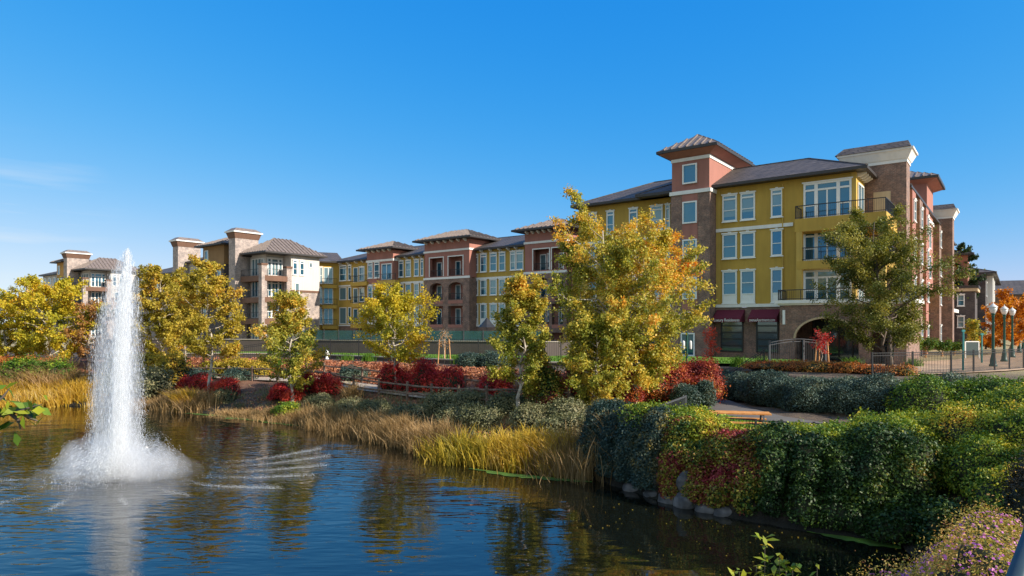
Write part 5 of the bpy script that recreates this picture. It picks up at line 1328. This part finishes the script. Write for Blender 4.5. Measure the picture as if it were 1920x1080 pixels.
for (x, Yd, w, lab) in ((440, 46.5, .9, 'behind the tall golden tree'), (365, 47.5, .9, 'left behind the tall golden tree'), (655, 44.5, .8, 'above the left split rail fence'), (925, 43.5, .9, 'on the wall above the small crimson bush'), (880, 43.8, .8, 'above the largest crimson bush')):
    X_ = at(x, Yd); g0_ = H(X_, Yd); k += 1
    shrub('lavender_bush', 'pale blue grey shrub on the litter slope, ' + lab, [(X_, Yd, g0_ + .3, w, w, .6), (X_ + w * .8, Yd + .1, g0_ + .25, w * .8, w * .7, .5)], 2200, .10, M['l_blue'], 230 + k, group='blue grey shrubs on the litter slope', depth=.2)
shrub('yellow_bush', 'small bright lime yellow bush on the dark bank', [(at(538, 37.5), 37.5, H(at(538, 37.5), 37.5) + .2, .75, .7, .5)], 2600, .11, M['l_lime'], 260, depth=.22)
shrub('dark_bush', 'dark green bush behind the golden reeds at the left', row([(-36, 47.6), (-33, 47.3)], 1.2, 1.9, seed=4), 6000, .16, M['l_hedge'], 261, depth=.25)
shrub('dark_bush', 'olive bush right of the fountain at the water', row([(-27.5, 45.6), (-24.5, 44.9)], 1.0, 1.7, seed=5), 5500, .15, M['l_grey'], 262, depth=.3)
shrub('yellow_bush', 'yellow green bushes under the dense golden tree', row([(-28.5, 47.8), (-24.5, 47)], 1.0, 2.0, seed=6), 6000, .17, M['l_gold'], 263, depth=.3)
shrub('red_ground_bush', 'rusty red bush under the broad yellow tree', row([(-40, 49.8), (-34.5, 49.2)], .9, 1.5, seed=7), 5000, .16, M['l_cover'], 264, depth=.25)
shrub('red_ground_bush', 'orange brown low bush between the golden trees', row([(-22.8, 49.5), (-18.5, 48.6)], .7, 1.2, seed=8), 4000, .14, M['l_gold'], 265, depth=.25)

# the grey hedge round the picnic place, in three lengths
hl = [(13.0, 39.4), (13.7, 35.2)]
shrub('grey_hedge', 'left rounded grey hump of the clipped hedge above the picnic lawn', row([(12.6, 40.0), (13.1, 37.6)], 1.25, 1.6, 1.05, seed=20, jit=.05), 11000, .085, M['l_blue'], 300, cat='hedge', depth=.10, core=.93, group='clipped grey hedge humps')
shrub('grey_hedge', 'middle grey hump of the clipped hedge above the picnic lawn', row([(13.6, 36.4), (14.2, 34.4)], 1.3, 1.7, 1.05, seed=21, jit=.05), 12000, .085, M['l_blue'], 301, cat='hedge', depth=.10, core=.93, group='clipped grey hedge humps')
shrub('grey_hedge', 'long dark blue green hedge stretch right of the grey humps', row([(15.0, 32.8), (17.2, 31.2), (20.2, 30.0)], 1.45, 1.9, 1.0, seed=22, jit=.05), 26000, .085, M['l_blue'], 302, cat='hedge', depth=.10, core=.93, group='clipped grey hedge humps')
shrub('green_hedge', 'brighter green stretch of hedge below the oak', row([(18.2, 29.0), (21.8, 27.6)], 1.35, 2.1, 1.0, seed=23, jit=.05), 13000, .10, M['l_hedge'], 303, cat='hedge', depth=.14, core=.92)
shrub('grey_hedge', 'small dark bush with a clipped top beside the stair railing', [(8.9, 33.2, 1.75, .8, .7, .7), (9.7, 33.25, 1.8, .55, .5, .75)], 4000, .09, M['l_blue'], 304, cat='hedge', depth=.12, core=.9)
# foliage on the terrace
shrub('ground_cover', 'rusty orange low planting along the terrace edge behind the grey hedge', row([(11.5, 38.9), (15.5, 39.3), (19.0, 37.6), (21, 35.5)], .75, .55, seed=30, step=.5, jit=.04), 9000, .10, M['l_cover'], 310, cat='planting', depth=.3)
shrub('ground_cover', 'maroon low planting below the terrace fence right of the biggest tree', row([(6.4, 39), (11.2, 39)], .75, .8, seed=31, step=.6), 8000, .11, M['l_maroon'], 311, cat='planting', depth=.3)
for i, (x, Yd, lab) in enumerate(((1385, 42.5, 'left of the grey gate'), (1432, 43, 'beside the gate post'), (1598, 41.5, 'right of the dark red sapling'), (1712, 42.5, 'at the foot of the paved walk'), (520, 50.5, 'on the low wall behind the yellow green tree'), (650, 50.6, 'below the glass screens at their left end'), (690, 49.6, 'by the low brown wall'), (860, 46, 'right of the bare sapling'), (905, 45.4, 'left of the forked tree on the wall line'))):
    X_ = at(x, Yd); P = np.c_[RNG.normal(X_, .22, 220), RNG.normal(Yd, .22, 220)]
    o = blades('grass_clump', 'spiky yellow green grass clump ' + lab, P, .75, .035, M['grass'], 320 + i, 'grass clump', None, 'spiky grass clumps on the terrace', .5, (0, 0))

# creeper over the rock wall: three stretches of one planted bank
def curtain(x0, x1, top, seed):
    """blobs over the wall between two fractions of its length"""
    r = np.random.default_rng(seed); out = []; P = np.array([(3.5, 24.4), (4.6, 22.4), (6.0, 20.6), (7.3, 19.3), (8.9, 18.2), (10.6, 17.6)])
    for t in np.arange(x0, x1, .085):
        f = min(t * 5, 4.999); j = int(f); c = P[j] * (1 - f + j) + P[j + 1] * (f - j)
        tp = top + r.normal() * .07
        out += [(c[0] + r.normal() * .05, c[1], tp - .55, .75, .75, .6), (c[0] - .3, c[1] - .35, tp - 1.1, .62, .66, .65), (c[0] - .55, c[1] - .62, tp - 1.65 + r.normal() * .1, .5, .55, .6), (c[0] - .62, c[1] - .72, .42, .42, .46, .5)]
    return out
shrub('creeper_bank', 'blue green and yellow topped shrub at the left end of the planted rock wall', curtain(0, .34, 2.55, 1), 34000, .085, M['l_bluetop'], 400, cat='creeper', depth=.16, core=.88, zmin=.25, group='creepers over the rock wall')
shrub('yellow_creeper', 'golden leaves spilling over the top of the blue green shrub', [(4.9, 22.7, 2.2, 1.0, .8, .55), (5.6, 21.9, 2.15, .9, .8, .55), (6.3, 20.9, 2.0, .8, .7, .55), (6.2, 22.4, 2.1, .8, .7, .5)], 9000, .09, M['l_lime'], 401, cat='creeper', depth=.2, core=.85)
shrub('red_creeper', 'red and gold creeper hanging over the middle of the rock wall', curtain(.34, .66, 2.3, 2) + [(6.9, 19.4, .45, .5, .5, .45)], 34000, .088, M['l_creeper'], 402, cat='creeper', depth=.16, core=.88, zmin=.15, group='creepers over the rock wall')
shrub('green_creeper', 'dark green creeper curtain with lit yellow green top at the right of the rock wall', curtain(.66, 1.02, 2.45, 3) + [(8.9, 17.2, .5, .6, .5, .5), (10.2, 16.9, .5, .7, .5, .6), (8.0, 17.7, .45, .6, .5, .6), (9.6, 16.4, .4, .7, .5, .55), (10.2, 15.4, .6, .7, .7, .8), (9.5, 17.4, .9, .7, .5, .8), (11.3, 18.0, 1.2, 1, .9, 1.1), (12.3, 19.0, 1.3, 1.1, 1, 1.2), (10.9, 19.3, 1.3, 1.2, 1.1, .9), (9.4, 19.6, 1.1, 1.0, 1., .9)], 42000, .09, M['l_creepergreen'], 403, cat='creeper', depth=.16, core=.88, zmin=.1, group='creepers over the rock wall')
r = np.random.default_rng(15); tops = []
for (x, y, z, a_) in ((7.2, 20.4, 1.85, .8), (7.9, 19.8, 1.95, .85), (8.6, 19.2, 1.95, .9), (9.4, 19.0, 2.0, .9), (10.2, 18.8, 2.0, .95), (11.1, 18.8, 2.05, .95), (12.0, 19.2, 2.1, 1.0), (9.0, 20.4, 1.8, .9), (10.2, 20.2, 1.85, 1.0), (11.5, 20.4, 1.9, 1.0), (12.8, 20.6, 1.95, 1.1), (8.0, 21.0, 1.6, .7)): tops.append((x, y, z + r.normal() * .06, a_, a_ * .9, .55))
shrub('lime_creeper', 'sunlit yellow green growth along the top of the dark creeper', tops, 26000, .09, M['l_lime'], 404, cat='creeper', depth=.25, core=.84, shaggy=.14)  # young yellower growth, brightness of the sunlit top also put into its leaf colour
# near right bank
def bank(pts): return [(x, y, H(x, y) + dz, a, a, c) for x, y, dz, a, c in pts]
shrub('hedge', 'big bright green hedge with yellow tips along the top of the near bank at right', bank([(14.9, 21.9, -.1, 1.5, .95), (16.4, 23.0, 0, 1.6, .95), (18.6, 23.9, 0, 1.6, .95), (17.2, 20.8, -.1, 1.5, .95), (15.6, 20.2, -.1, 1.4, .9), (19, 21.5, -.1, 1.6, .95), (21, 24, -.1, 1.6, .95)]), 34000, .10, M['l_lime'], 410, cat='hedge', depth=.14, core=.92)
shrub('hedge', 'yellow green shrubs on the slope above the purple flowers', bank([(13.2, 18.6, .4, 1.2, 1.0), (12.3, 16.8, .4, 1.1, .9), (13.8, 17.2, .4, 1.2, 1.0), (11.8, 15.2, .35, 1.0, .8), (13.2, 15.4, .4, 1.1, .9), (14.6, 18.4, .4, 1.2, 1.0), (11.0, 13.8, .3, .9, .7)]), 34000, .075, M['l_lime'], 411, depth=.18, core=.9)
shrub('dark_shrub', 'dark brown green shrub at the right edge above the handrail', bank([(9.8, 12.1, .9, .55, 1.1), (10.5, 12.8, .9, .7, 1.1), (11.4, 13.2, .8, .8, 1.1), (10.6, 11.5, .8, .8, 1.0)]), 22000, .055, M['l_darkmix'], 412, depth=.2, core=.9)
fl = bank([(4.7, 8.6, .35, .7, .9), (5.6, 9.4, .4, .8, .9), (6.4, 8.8, .7, .8, .9), (7.4, 10.0, .7, .8, .9), (7.0, 10.6, .25, .8, .7), (8.2, 11.4, .3, .9, .7), (9.2, 12.2, .2, .8, .6), (6.2, 9.4, .3, .8, .8), (7.2, 9.2, .3, .9, .8), (8.2, 9.8, .3, .9, .8), (5.4, 8.4, .35, .7, .75), (6.2, 7.9, .3, .8, .8), (7.2, 8.0, .2, .9, .7), (8.8, 10.6, .3, .9, .7), (4.9, 7.4, .3, .6, .7), (5.6, 6.9, .2, .7, .7)])
fb = shrub('aster_bush', 'pink and purple flowering aster bushes at the lower right', fl, 60000, .052, M['l_flowerbush'], 413, cat='flowering shrub', depth=.3, core=.8, aspect=.38, shaggy=.12, nf=2.2)
r = np.random.default_rng(77); B_ = np.array(fl); ch = r.integers(0, len(B_), 12000); D = r.normal(size=(12000, 3)); D[:, 2] = np.abs(D[:, 2]); D /= np.linalg.norm(D, axis=1)[:, None]
P = B_[ch, :3] + D * B_[ch, 3:6] * 1.06; cl = rot_noise(P, 2.3, 5) > .0; P, D = P[cl], D[cl]
fo = link('flowers', leaves_mesh('flowers', P, D + np.array([0, -.3, .8]), .048, M['flowerpurple'], 78, None, .9, .5, tuple(fb.location)), fb); fo['kind'] = 'stuff'
# sprigs at the bottom edge
def sprig(label, x, y, Yd, n, h, mat, seed, leaf=.10):
    p = px(x, y, Yd); r = np.random.default_rng(seed); zb = min(p.z - h, H(p.x, Yd)); root = empty('leafy_sprig', (p.x, Yd, zb), 0, label, 'plant', 'leafy sprigs at the bottom edge'); mb = MB(); P, Dn = [], []
    for i in range(n):
        a = r.uniform(0, 6.28); b_ = r.uniform(.02, .16) * (i > 0); top = Vector((math.cos(a) * b_, math.sin(a) * b_, (p.z - zb) * (r.uniform(.80, 1.0) if i else 1.0)))
        S = [Vector((top.x * t ** 2, top.y * t ** 2, top.z * t)) for t in (0, .4, .75, 1)]; mb.tube(S, [.008, .006, .004, .002], 4, False)
        for k in range(46):
            t = 1 - .22 * r.uniform(); c = Vector((top.x * t * t, top.y * t * t, top.z * t)); aa = k * 2.4; d = Vector((math.cos(aa), math.sin(aa), .5)).normalized()
            P.append(c + d * leaf * .6); Dn.append(Vector((-d.x * .3, -d.y * .3, 1)))
    mb.build('stems', M['darkbark'], root); link('leaves', leaves_mesh('leaves', np.array([tuple(p) for p in P]), np.array([tuple(p) for p in Dn]), leaf, mat, seed, None, .38, .6), root)
for i, (x, y, Yd, n, lab) in enumerate(((1434, 1010, 4.9, 3, 'tallest leafy sprig with yellow leaves standing before the dark water'), (1462, 1045, 4.9, 7, 'bushy yellow green sprig right of the tallest one'), (1418, 1060, 4.9, 6, 'low yellow sprig at the bottom edge left of the tallest'), (1532, 1062, 4.9, 5, 'short green sprig near the flower bushes'), (1486, 1058, 5.0, 6, 'low sprig between the bushy one and the short green one'), (1386, 1072, 4.9, 3, 'leftmost tiny sprig at the bottom edge'))): sprig(lab, x, y, Yd, n, .9, M['l_lime'], 420 + i)
# the small tree out to the left whose leaves hang into view
root = empty('overhanging_tree', (-4.3, 2.0, H(-4.3, 2.0)), 0, 'bright green leafy branch reaching in at the left edge', 'tree')
zb = root.location.z; mb = MB(); P, Dn = [], []; r = np.random.default_rng(31)
mb.tube([(0, 0, -.2), (.1, 0, 1.5), (.05, .1, 3), (.3, 0, 4.6), (.9, -.2, 5.4)], [.09, .08, .06, .035, .01], 8)
def twig(pts, nl, leaf=.085):
    pts = [Vector(p) - Vector(root.location) for p in pts]; mb.tube(pts, [.012] + [.007] * (len(pts) - 2) + [.002], 5, False)
    for k in range(nl):
        f = (k + r.uniform()) / nl * (len(pts) - 1) * .98; j = int(f); c = pts[j].lerp(pts[j + 1], f - j); P.append(c + Vector(r.normal(size=3)) * .035); Dn.append(Vector(r.normal(size=3)) + Vector((.4, -.4, .7)))
Yb = 3.4
twig([(-4.2, 2.1, 5.2), px(-40, 790, Yb), px(10, 778, Yb), px(45, 768, Yb), px(78, 758, Yb)], 26); twig([px(-30, 770, Yb), px(5, 745, Yb), px(18, 728, Yb)], 11); twig([px(20, 775, Yb), px(36, 790, Yb), px(38, 806, Yb)], 6)
twig([px(-40, 790, Yb), px(-20, 800, Yb), px(2, 812, Yb)], 7); twig([px(30, 770, Yb), px(60, 785, Yb), px(72, 790, Yb)], 7, .05)
twig([(-4.0, 2.2, 7.9), px(20, -130, Yb), px(80, -45, Yb), px(94, -6, Yb)], 8, .06)
mb.build('branches', M['darkbark'], root, smooth=True); link('leaves', leaves_mesh('leaves', np.array(P), np.array(Dn), .085, M['l_lime'], 9, None, .5, .3), root)

# ================================================================ reeds, litter and weed
def reeds(name, label, x0, x1, Y0, Y1, w, n, h, mat, seed, bw=.03, clump=0, **k):
    blades(name, label, along([(at(x0, Y0), Y0), (at((x0 + x1) / 2, (Y0 + Y1) / 2), (Y0 + Y1) / 2), (at(x1, Y1), Y1)], n, w, seed, clump), h, bw, mat, seed, **k)
reeds('reed_bed', 'tall golden reeds along the far left shore', -60, 155, 45.3, 45.0, 2.0, 5500, 1.3, M['reed_gold'], 500, .045, 110)
reeds('reed_bed', 'pale dry reed tops behind the golden reeds at far left', -60, 140, 47.2, 46.8, 1.5, 5000, 1.75, M['reed_dry'], 501, .04)
reeds('reed_bed', 'brown and straw reeds right of the fountain', 268, 382, 43.8, 41.2, 1.2, 3200, 1.15, M['reed_dry'], 502, .035)
reeds('reed_clump', 'single upright golden reed clump at the water right of the fountain', 338, 352, 41.8, 41.4, .45, 800, 1.5, M['reed_gold'], 503, .04, kind=None)
reeds('reed_bed', 'short straw grass along the shore below the dark bank', 410, 570, 39.6, 36.2, .8, 4200, .55, M['reed_dry'], 504, .03)
reeds('reed_bed', 'dry brown reeds along the middle shore', 575, 840, 36.0, 27.6, 1.0, 6500, 1.0, M['reed_dry'], 505, .028, 90)
reeds('reed_bed', 'tall yellow green reeds leaning left in the middle of the shore', 838, 985, 26.6, 25.2, 1.0, 2100, 1.2, M['reed_mix'], 506, .042, 45)
reeds('reed_bed', 'golden reeds right of the tall yellow green ones', 960, 1070, 25.6, 24.7, 1.0, 2000, 1.05, M['reed_gold'], 507, .034, 35)
reeds('reed_bed', 'brown dry reeds at the foot of the biggest tree', 1040, 1118, 25.0, 23.9, 1.3, 3500, 1.35, M['reed_dry'], 508, .028)
reeds('grass_clump', 'pale feathery grass tuft on the bank left of the slim white trunk', 648, 668, 38.2, 38.0, .4, 600, 1.0, M['reed_dry'], 509, .03, kind=None, cat='grass clump')
P = along(inland(4, 14, 9.0), 24000, 2.2, 600); P = P[(P[:, 0] < 6) & (poly_sd(P[:, 0], P[:, 1], PLAZA) > 1)]; z = height(P[:, 0], P[:, 1]) + .04
V = np.c_[P, z]; me = leaves_mesh('leaf_litter', V, np.tile([0, 0, 1.], (len(V), 1)), .16, M['l_mulch'], 601, None, .7, .6); tag(link('leaf_litter', me), 'orange fallen leaves on the slope above the path', 'fallen leaves', kind='stuff')
P = along(inland(7, 14, 3.0), 9000, 2.4, 602); z = height(P[:, 0], P[:, 1]) + .03; k_ = (P[:, 1] > 24) & (poly_sd(P[:, 0], P[:, 1], PLAZA) > 1); V = np.c_[P, z][k_]
me = leaves_mesh('leaf_litter', V, np.tile([0, 0, 1.], (len(V), 1)), .12, M['l_mulch'], 603, None, .7, .6); tag(link('leaf_litter', me), 'scattered fallen leaves on the dark bank', 'fallen leaves', kind='stuff')
P = along(inland(7, 14, 3.2), 11000, 2.6, 604, 160); k_ = (poly_sd(P[:, 0], P[:, 1], SHORE) > .3) & (poly_sd(P[:, 0], P[:, 1], PLAZA) > .5); blades('bank_grass', 'short dull grass and weeds on the dark bank', P[k_], .32, .03, M['l_grey'], 605, 'grass')
# algae mats at the water line
def mat_strip(label, pts, w, seed):
    r = np.random.default_rng(seed); P = np.array(pts, float); n = len(P); T = np.gradient(P, axis=0); T /= np.linalg.norm(T, axis=1)[:, None]; Nn = np.stack([-T[:, 1], T[:, 0]], -1)
    ww = w * (.25 + .75 * np.sin(np.linspace(0.1, 3.04, n)))[:, None]; a = P + Nn * ww * .5; b_ = P - Nn * ww * (.5 + .2 * r.normal(size=(n, 1)))
    V = np.concatenate([np.c_[a, np.full(n, .012)], np.c_[b_, np.full(n, .012)]]); Q = np.array([(i, i + 1, n + i + 1, n + i) for i in range(n - 1)])
    tag(link('algae_mat', np_mesh('algae_mat', V, Q[:, ::-1], M['algae'])), label, 'algae', kind='stuff')
def interp_line(p, n=24): p = np.array(p, float); t = np.linspace(0, len(p) - 1, n); return np.c_[np.interp(t, range(len(p)), p[:, 0]), np.interp(t, range(len(p)), p[:, 1])]
mat_strip('bright green algae strip on the water below the dark creeper', interp_line([(at(1478, 17.9), 17.9), (at(1560, 17.1), 17.1), (at(1640, 16.4), 16.4), (at(1690, 16.1), 16.1)]), .5, 1)
mat_strip('thin green algae line under the golden reeds', interp_line([(at(880, 24.9), 24.9), (at(960, 23.8), 23.8), (at(1040, 23.2), 23.2), (at(1110, 22.8), 22.8)]), .45, 2)
mat_strip('pale green algae line at the far shore', interp_line([(at(350, 40.3), 40.3), (at(430, 38.8), 38.8), (at(500, 36.9), 36.9), (at(560, 35.4), 35.4)]), .7, 3)

# ================================================================ the fountain
def m_mist(name, dens, aniso=.2, noise=None, col=(1, 1, 1)):
    m = bpy.data.materials.new(name); m.use_nodes = True; nt = m.node_tree; nt.nodes.remove(nt.nodes['Principled BSDF'])
    v = N(nt, 'ShaderNodeVolumePrincipled'); v.inputs['Color'].default_value = (*col, 1); v.inputs['Density'].default_value = dens; v.inputs['Anisotropy'].default_value = aniso
    nt.links.new(v.outputs[0], nt.nodes['Material Output'].inputs['Volume'])
    if noise:
        nz = N(nt, 'ShaderNodeTexNoise', Scale=noise[0], Detail=3.0); mp = N(nt, 'ShaderNodeMapping'); mp.inputs['Scale'].default_value = noise[1]
        nt.links.new(coords(nt), mp.inputs['Vector']); nt.links.new(mp.outputs[0], nz.inputs['Vector'])
        mr = N(nt, 'ShaderNodeMapRange'); mr.inputs[1].default_value = .38; mr.inputs[2].default_value = .68; mr.inputs[3].default_value = dens * .1; mr.inputs[4].default_value = dens * 2.2
        nt.links.new(nz.outputs[0], mr.inputs[0]); nt.links.new(mr.outputs[0], v.inputs['Density'])
    return m
fx, fy = FX, FY; HT = px(238, 470, fy).z
root = empty('fountain', (fx, fy, 0), 0, 'tall white water fountain jet with spray at its foot in the pond', 'fountain')
MB().lathe([(.5, -.15), (.55, .0), (.45, .10), (.12, .14), (.06, .3)], k=20).build('float', M['darkframe'], root, smooth=True)
mp_ = fy / F
def column(prof, k=20, seed=1, lump=.06):
    """prof rows: photo y, photo x centre, half width in photo px"""
    mb = MB(); pts = []; rad = []
    for y, xc, w in prof: p = px(xc, y, fy); pts.append((p.x - fx, 0, max(.03, p.z))); rad.append(w * mp_)
    mb.tube(pts, rad, k); return mb
column([(895, 222, 40), (830, 220, 40), (740, 219, 40), (650, 220, 36), (580, 225, 31), (520, 232, 18), (490, 236, 11), (474, 239, 4)]).build('falling_water', m_mist('veil_water', .55, .2, (2.0, (6, 6, .25))), root, smooth=True)
column([(890, 224, 26), (830, 224, 15), (740, 226, 13), (640, 229, 13), (560, 233, 11), (510, 237, 8), (482, 239, 4), (474, 240, 1.5)]).build('water_jet', m_mist('jet_water', 4.5, .1), root, smooth=True)
def ell(mb, x, y, z, rx, ry, rz):
    V, Q = blob_core([(x, y, z, rx, ry, rz)], 1, 3, 24, 16); V[:, 2] = np.maximum(V[:, 2], .02); o = len(mb.v); mb.v += [tuple(v) for v in V]; mb.f += [tuple(int(i) + o for i in q) for q in Q]
sp = MB(); ell(sp, -.95, 0, .3, 1.2, 1.2, 1.25); sp.build('mist', m_mist('mist_left', .34, .2, (1.6, (1, 1, .7))), root, smooth=True)
sp = MB(); ell(sp, -1.3, .1, .1, 1.0, 1.0, .9); sp.build('mist', m_mist('mist_outer_left', .2, .2, (1.6, (1, 1, .7))), root, smooth=True)
sp = MB(); ell(sp, 1.35, .1, .1, 1.2, 1.1, .95); sp.build('mist', m_mist('mist_outer_right', .2, .2, (1.6, (1, 1, .7))), root, smooth=True)
sp = MB(); ell(sp, .8, 0, .25, 1.2, 1.2, 1.2); sp.build('mist', m_mist('mist_right', .28, .2, (1.6, (1, 1, .7))), root, smooth=True)
sp = MB(); ell(sp, 0, 0, .1, 1.1, 1.1, 1.8); sp.build('mist', m_mist('mist_middle', .4, .2), root, smooth=True)
sp = MB(); ell(sp, .0, 0, .0, 2.9, 2.6, .75); sp.build('mist', m_mist('mist_low', .07, .2), root, smooth=True)
def drops(P, size, seed, name='droplets', stretch=2.0):
    r = np.random.default_rng(seed); n = len(P); s = size * r.uniform(.4, 1.3, n)[:, None]
    T = np.array([(0, 0, 1), (.94, 0, -.33), (-.47, .82, -.33), (-.47, -.82, -.33)], float); a = r.uniform(0, 6.28, n)
    R_ = np.stack([np.cos(a), np.sin(a)], -1); V = np.empty((n, 4, 3))
    for i, t in enumerate(T):
        V[:, i, 0] = P[:, 0] + s[:, 0] * (t[0] * R_[:, 0] - t[1] * R_[:, 1]); V[:, i, 1] = P[:, 1] + s[:, 0] * (t[0] * R_[:, 1] + t[1] * R_[:, 0]); V[:, i, 2] = P[:, 2] + s[:, 0] * t[2] * stretch
    o = (np.arange(n) * 4)[:, None]; Q = np.concatenate([o + np.array(q) for q in ((0, 1, 2), (0, 2, 3), (0, 3, 1), (1, 3, 2))])
    ob = link(name, np_mesh(name, V.reshape(-1, 3), Q, M['drop'], smooth=True), root); ob['kind'] = 'stuff'; return ob
m, nt, b = mat_new('water_drops'); b.inputs['Base Color'].default_value = (.9, .93, .96, 1); b.inputs['Roughness'].default_value = .15
t = N(nt, 'ShaderNodeBsdfTranslucent'); t.inputs['Color'].default_value = (.9, .93, .97, 1); ms = N(nt, 'ShaderNodeMixShader'); ms.inputs[0].default_value = .5
nt.links.new(b.outputs[0], ms.inputs[1]); nt.links.new(t.outputs[0], ms.inputs[2]); nt.links.new(ms.outputs[0], nt.nodes['Material Output'].inputs['Surface']); M['drop'] = m
r = np.random.default_rng(9)
prof = np.array([(895, 222, 46), (830, 219, 47), (740, 220, 46), (650, 220, 43), (580, 225, 37), (520, 232, 24), (490, 236, 15), (468, 239, 4)], float)[::-1]
def column_pts(n, pw, seed, ylo=468, yhi=895):
    r = np.random.default_rng(seed); y = ylo + (yhi - ylo) * r.uniform(0, 1, n) ** .85; xc = np.interp(y, prof[:, 0], prof[:, 1]); w = np.interp(y, prof[:, 0], prof[:, 2])
    a = r.uniform(0, 6.28, n); q = r.uniform(0, 1, n) ** pw * w * mp_ * (1 + .06 * r.normal(size=n))
    # strands: drops gather on falling lines
    st = np.round(a * 3.5 + r.normal(size=n) * .22) / 3.5; a = np.where(r.uniform(size=n) < .5, st, a)
    return np.stack([(xc - CX) / F * fy - fx + np.cos(a) * q, np.sin(a) * q, np.maximum(.02, CZ + (HY - y) / F * fy)], -1)
def streaks(P, D, ln, w, seed, name='streaks'):
    """thin ribbons of water at P along D"""
    r = np.random.default_rng(seed); n = len(P); l = ln * r.uniform(.3, 1.2, n)[:, None]; D = D / np.linalg.norm(D, axis=1)[:, None]
    S = np.cross(D, r.normal(size=(n, 3))); S /= np.linalg.norm(S, axis=1)[:, None]; w = w * r.uniform(.4, 1.3, n)[:, None]
    V = np.stack([P - D * l / 2, P + S * w / 2, P + D * l / 2, P - S * w / 2], 1); V[..., 2] = np.maximum(V[..., 2], .01)
    ob = link(name, np_mesh(name, V.reshape(-1, 3), np.arange(4 * n).reshape(n, 4), M['drop']), root); ob['kind'] = 'stuff'; return ob
def down(n, k=.05, seed=0): r = np.random.default_rng(seed); return np.c_[r.normal(size=(n, 2)) * k, np.ones(n)]
streaks(column_pts(15000, .5, 1), down(15000, .05, 1), .17, .007, 2, 'veil_streaks')
P_ = column_pts(15000, 1.0, 3, 470); cx_ = P_.copy(); yy = HY - (P_[:, 2] - CZ) / fy * F; k0 = (np.interp(yy, prof[:, 0], prof[:, 1]) - CX) / F * fy - fx; k1 = (np.interp(yy, [470, 640, 880], [240, 229, 224]) - CX) / F * fy - fx
P_[:, 0] = k1 + (P_[:, 0] - k0) * .42; P_[:, 1] *= .42
streaks(P_, down(15000, .03, 2), .26, .011, 4, 'jet_streaks')
drops(column_pts(16000, .22, 5) * np.array([1.05, 1.05, 1]), .0075, 5, 'droplets', 1.6)
n = 16000; a = r.uniform(0, 6.28, n); a = np.where(r.uniform(size=n) < .6, np.round(a * 4) / 4 + r.normal(size=n) * .06, a); t = r.uniform(0, 1, n); v = r.uniform(.6, 1.08, n); up_ = r.uniform(.45, 1.1, n); rr = 2.25 * v * t; zz = 4 * 1.35 * v * t * (1 - t) * up_
D_s = np.stack([np.cos(a) * 2.25 * v, np.sin(a) * 2.25 * v, 5.4 * v * up_ * (1 - 2 * t)], -1)
streaks(np.stack([np.cos(a) * rr, np.sin(a) * rr, zz + .03], -1), D_s, .10, .0065, 6, 'splash_streaks')
# thin side jets landing on the water in rays
for k, a in enumerate((.62, .40, .16, -.06, -.34, -.62, -1.0, -1.45, -1.95, -2.5, -2.95, 2.9, 2.4)):
    n = 2000 if -.5 < a < .7 else 420; t = r.beta(3.0, 1.3, n); rr = 2.2 + t * (5.6 if -0.5 < a < .7 else 3.4) * (1 - .05 * k)
    sc = .03 + .10 * (1 - t); b0 = a + .03 * (rr - 4)
    P = np.stack([np.cos(b0) * rr + r.normal(size=n) * .05, np.sin(b0) * rr + r.normal(size=n) * sc, .01 + np.abs(r.normal(size=n)) * .07 * t + .5 * np.clip(1 - t * 1.7, 0, 1) ** 2 * r.uniform(size=n)], -1)
    drops(P, .0062 if -.5 < a < .7 else .0055, 8 + k, 'landing_spray', 1.2)

r = np.random.default_rng(99); n = 170; P = np.c_[r.normal(4.5, 3.2, n), r.normal(16.5, 2.8, n)]; P = P[poly_sd(P[:, 0], P[:, 1], SHORE) < -.15]; V = np.c_[P, np.full(len(P), .012)]
me = leaves_mesh('floating_leaves', V, np.tile([0, 0, 1.], (len(V), 1)), .05, M['l_gold'], 98, None, .7, .08); tag(link('floating_leaves', me), 'small fallen leaves floating on the dark water', 'fallen leaves', kind='stuff')
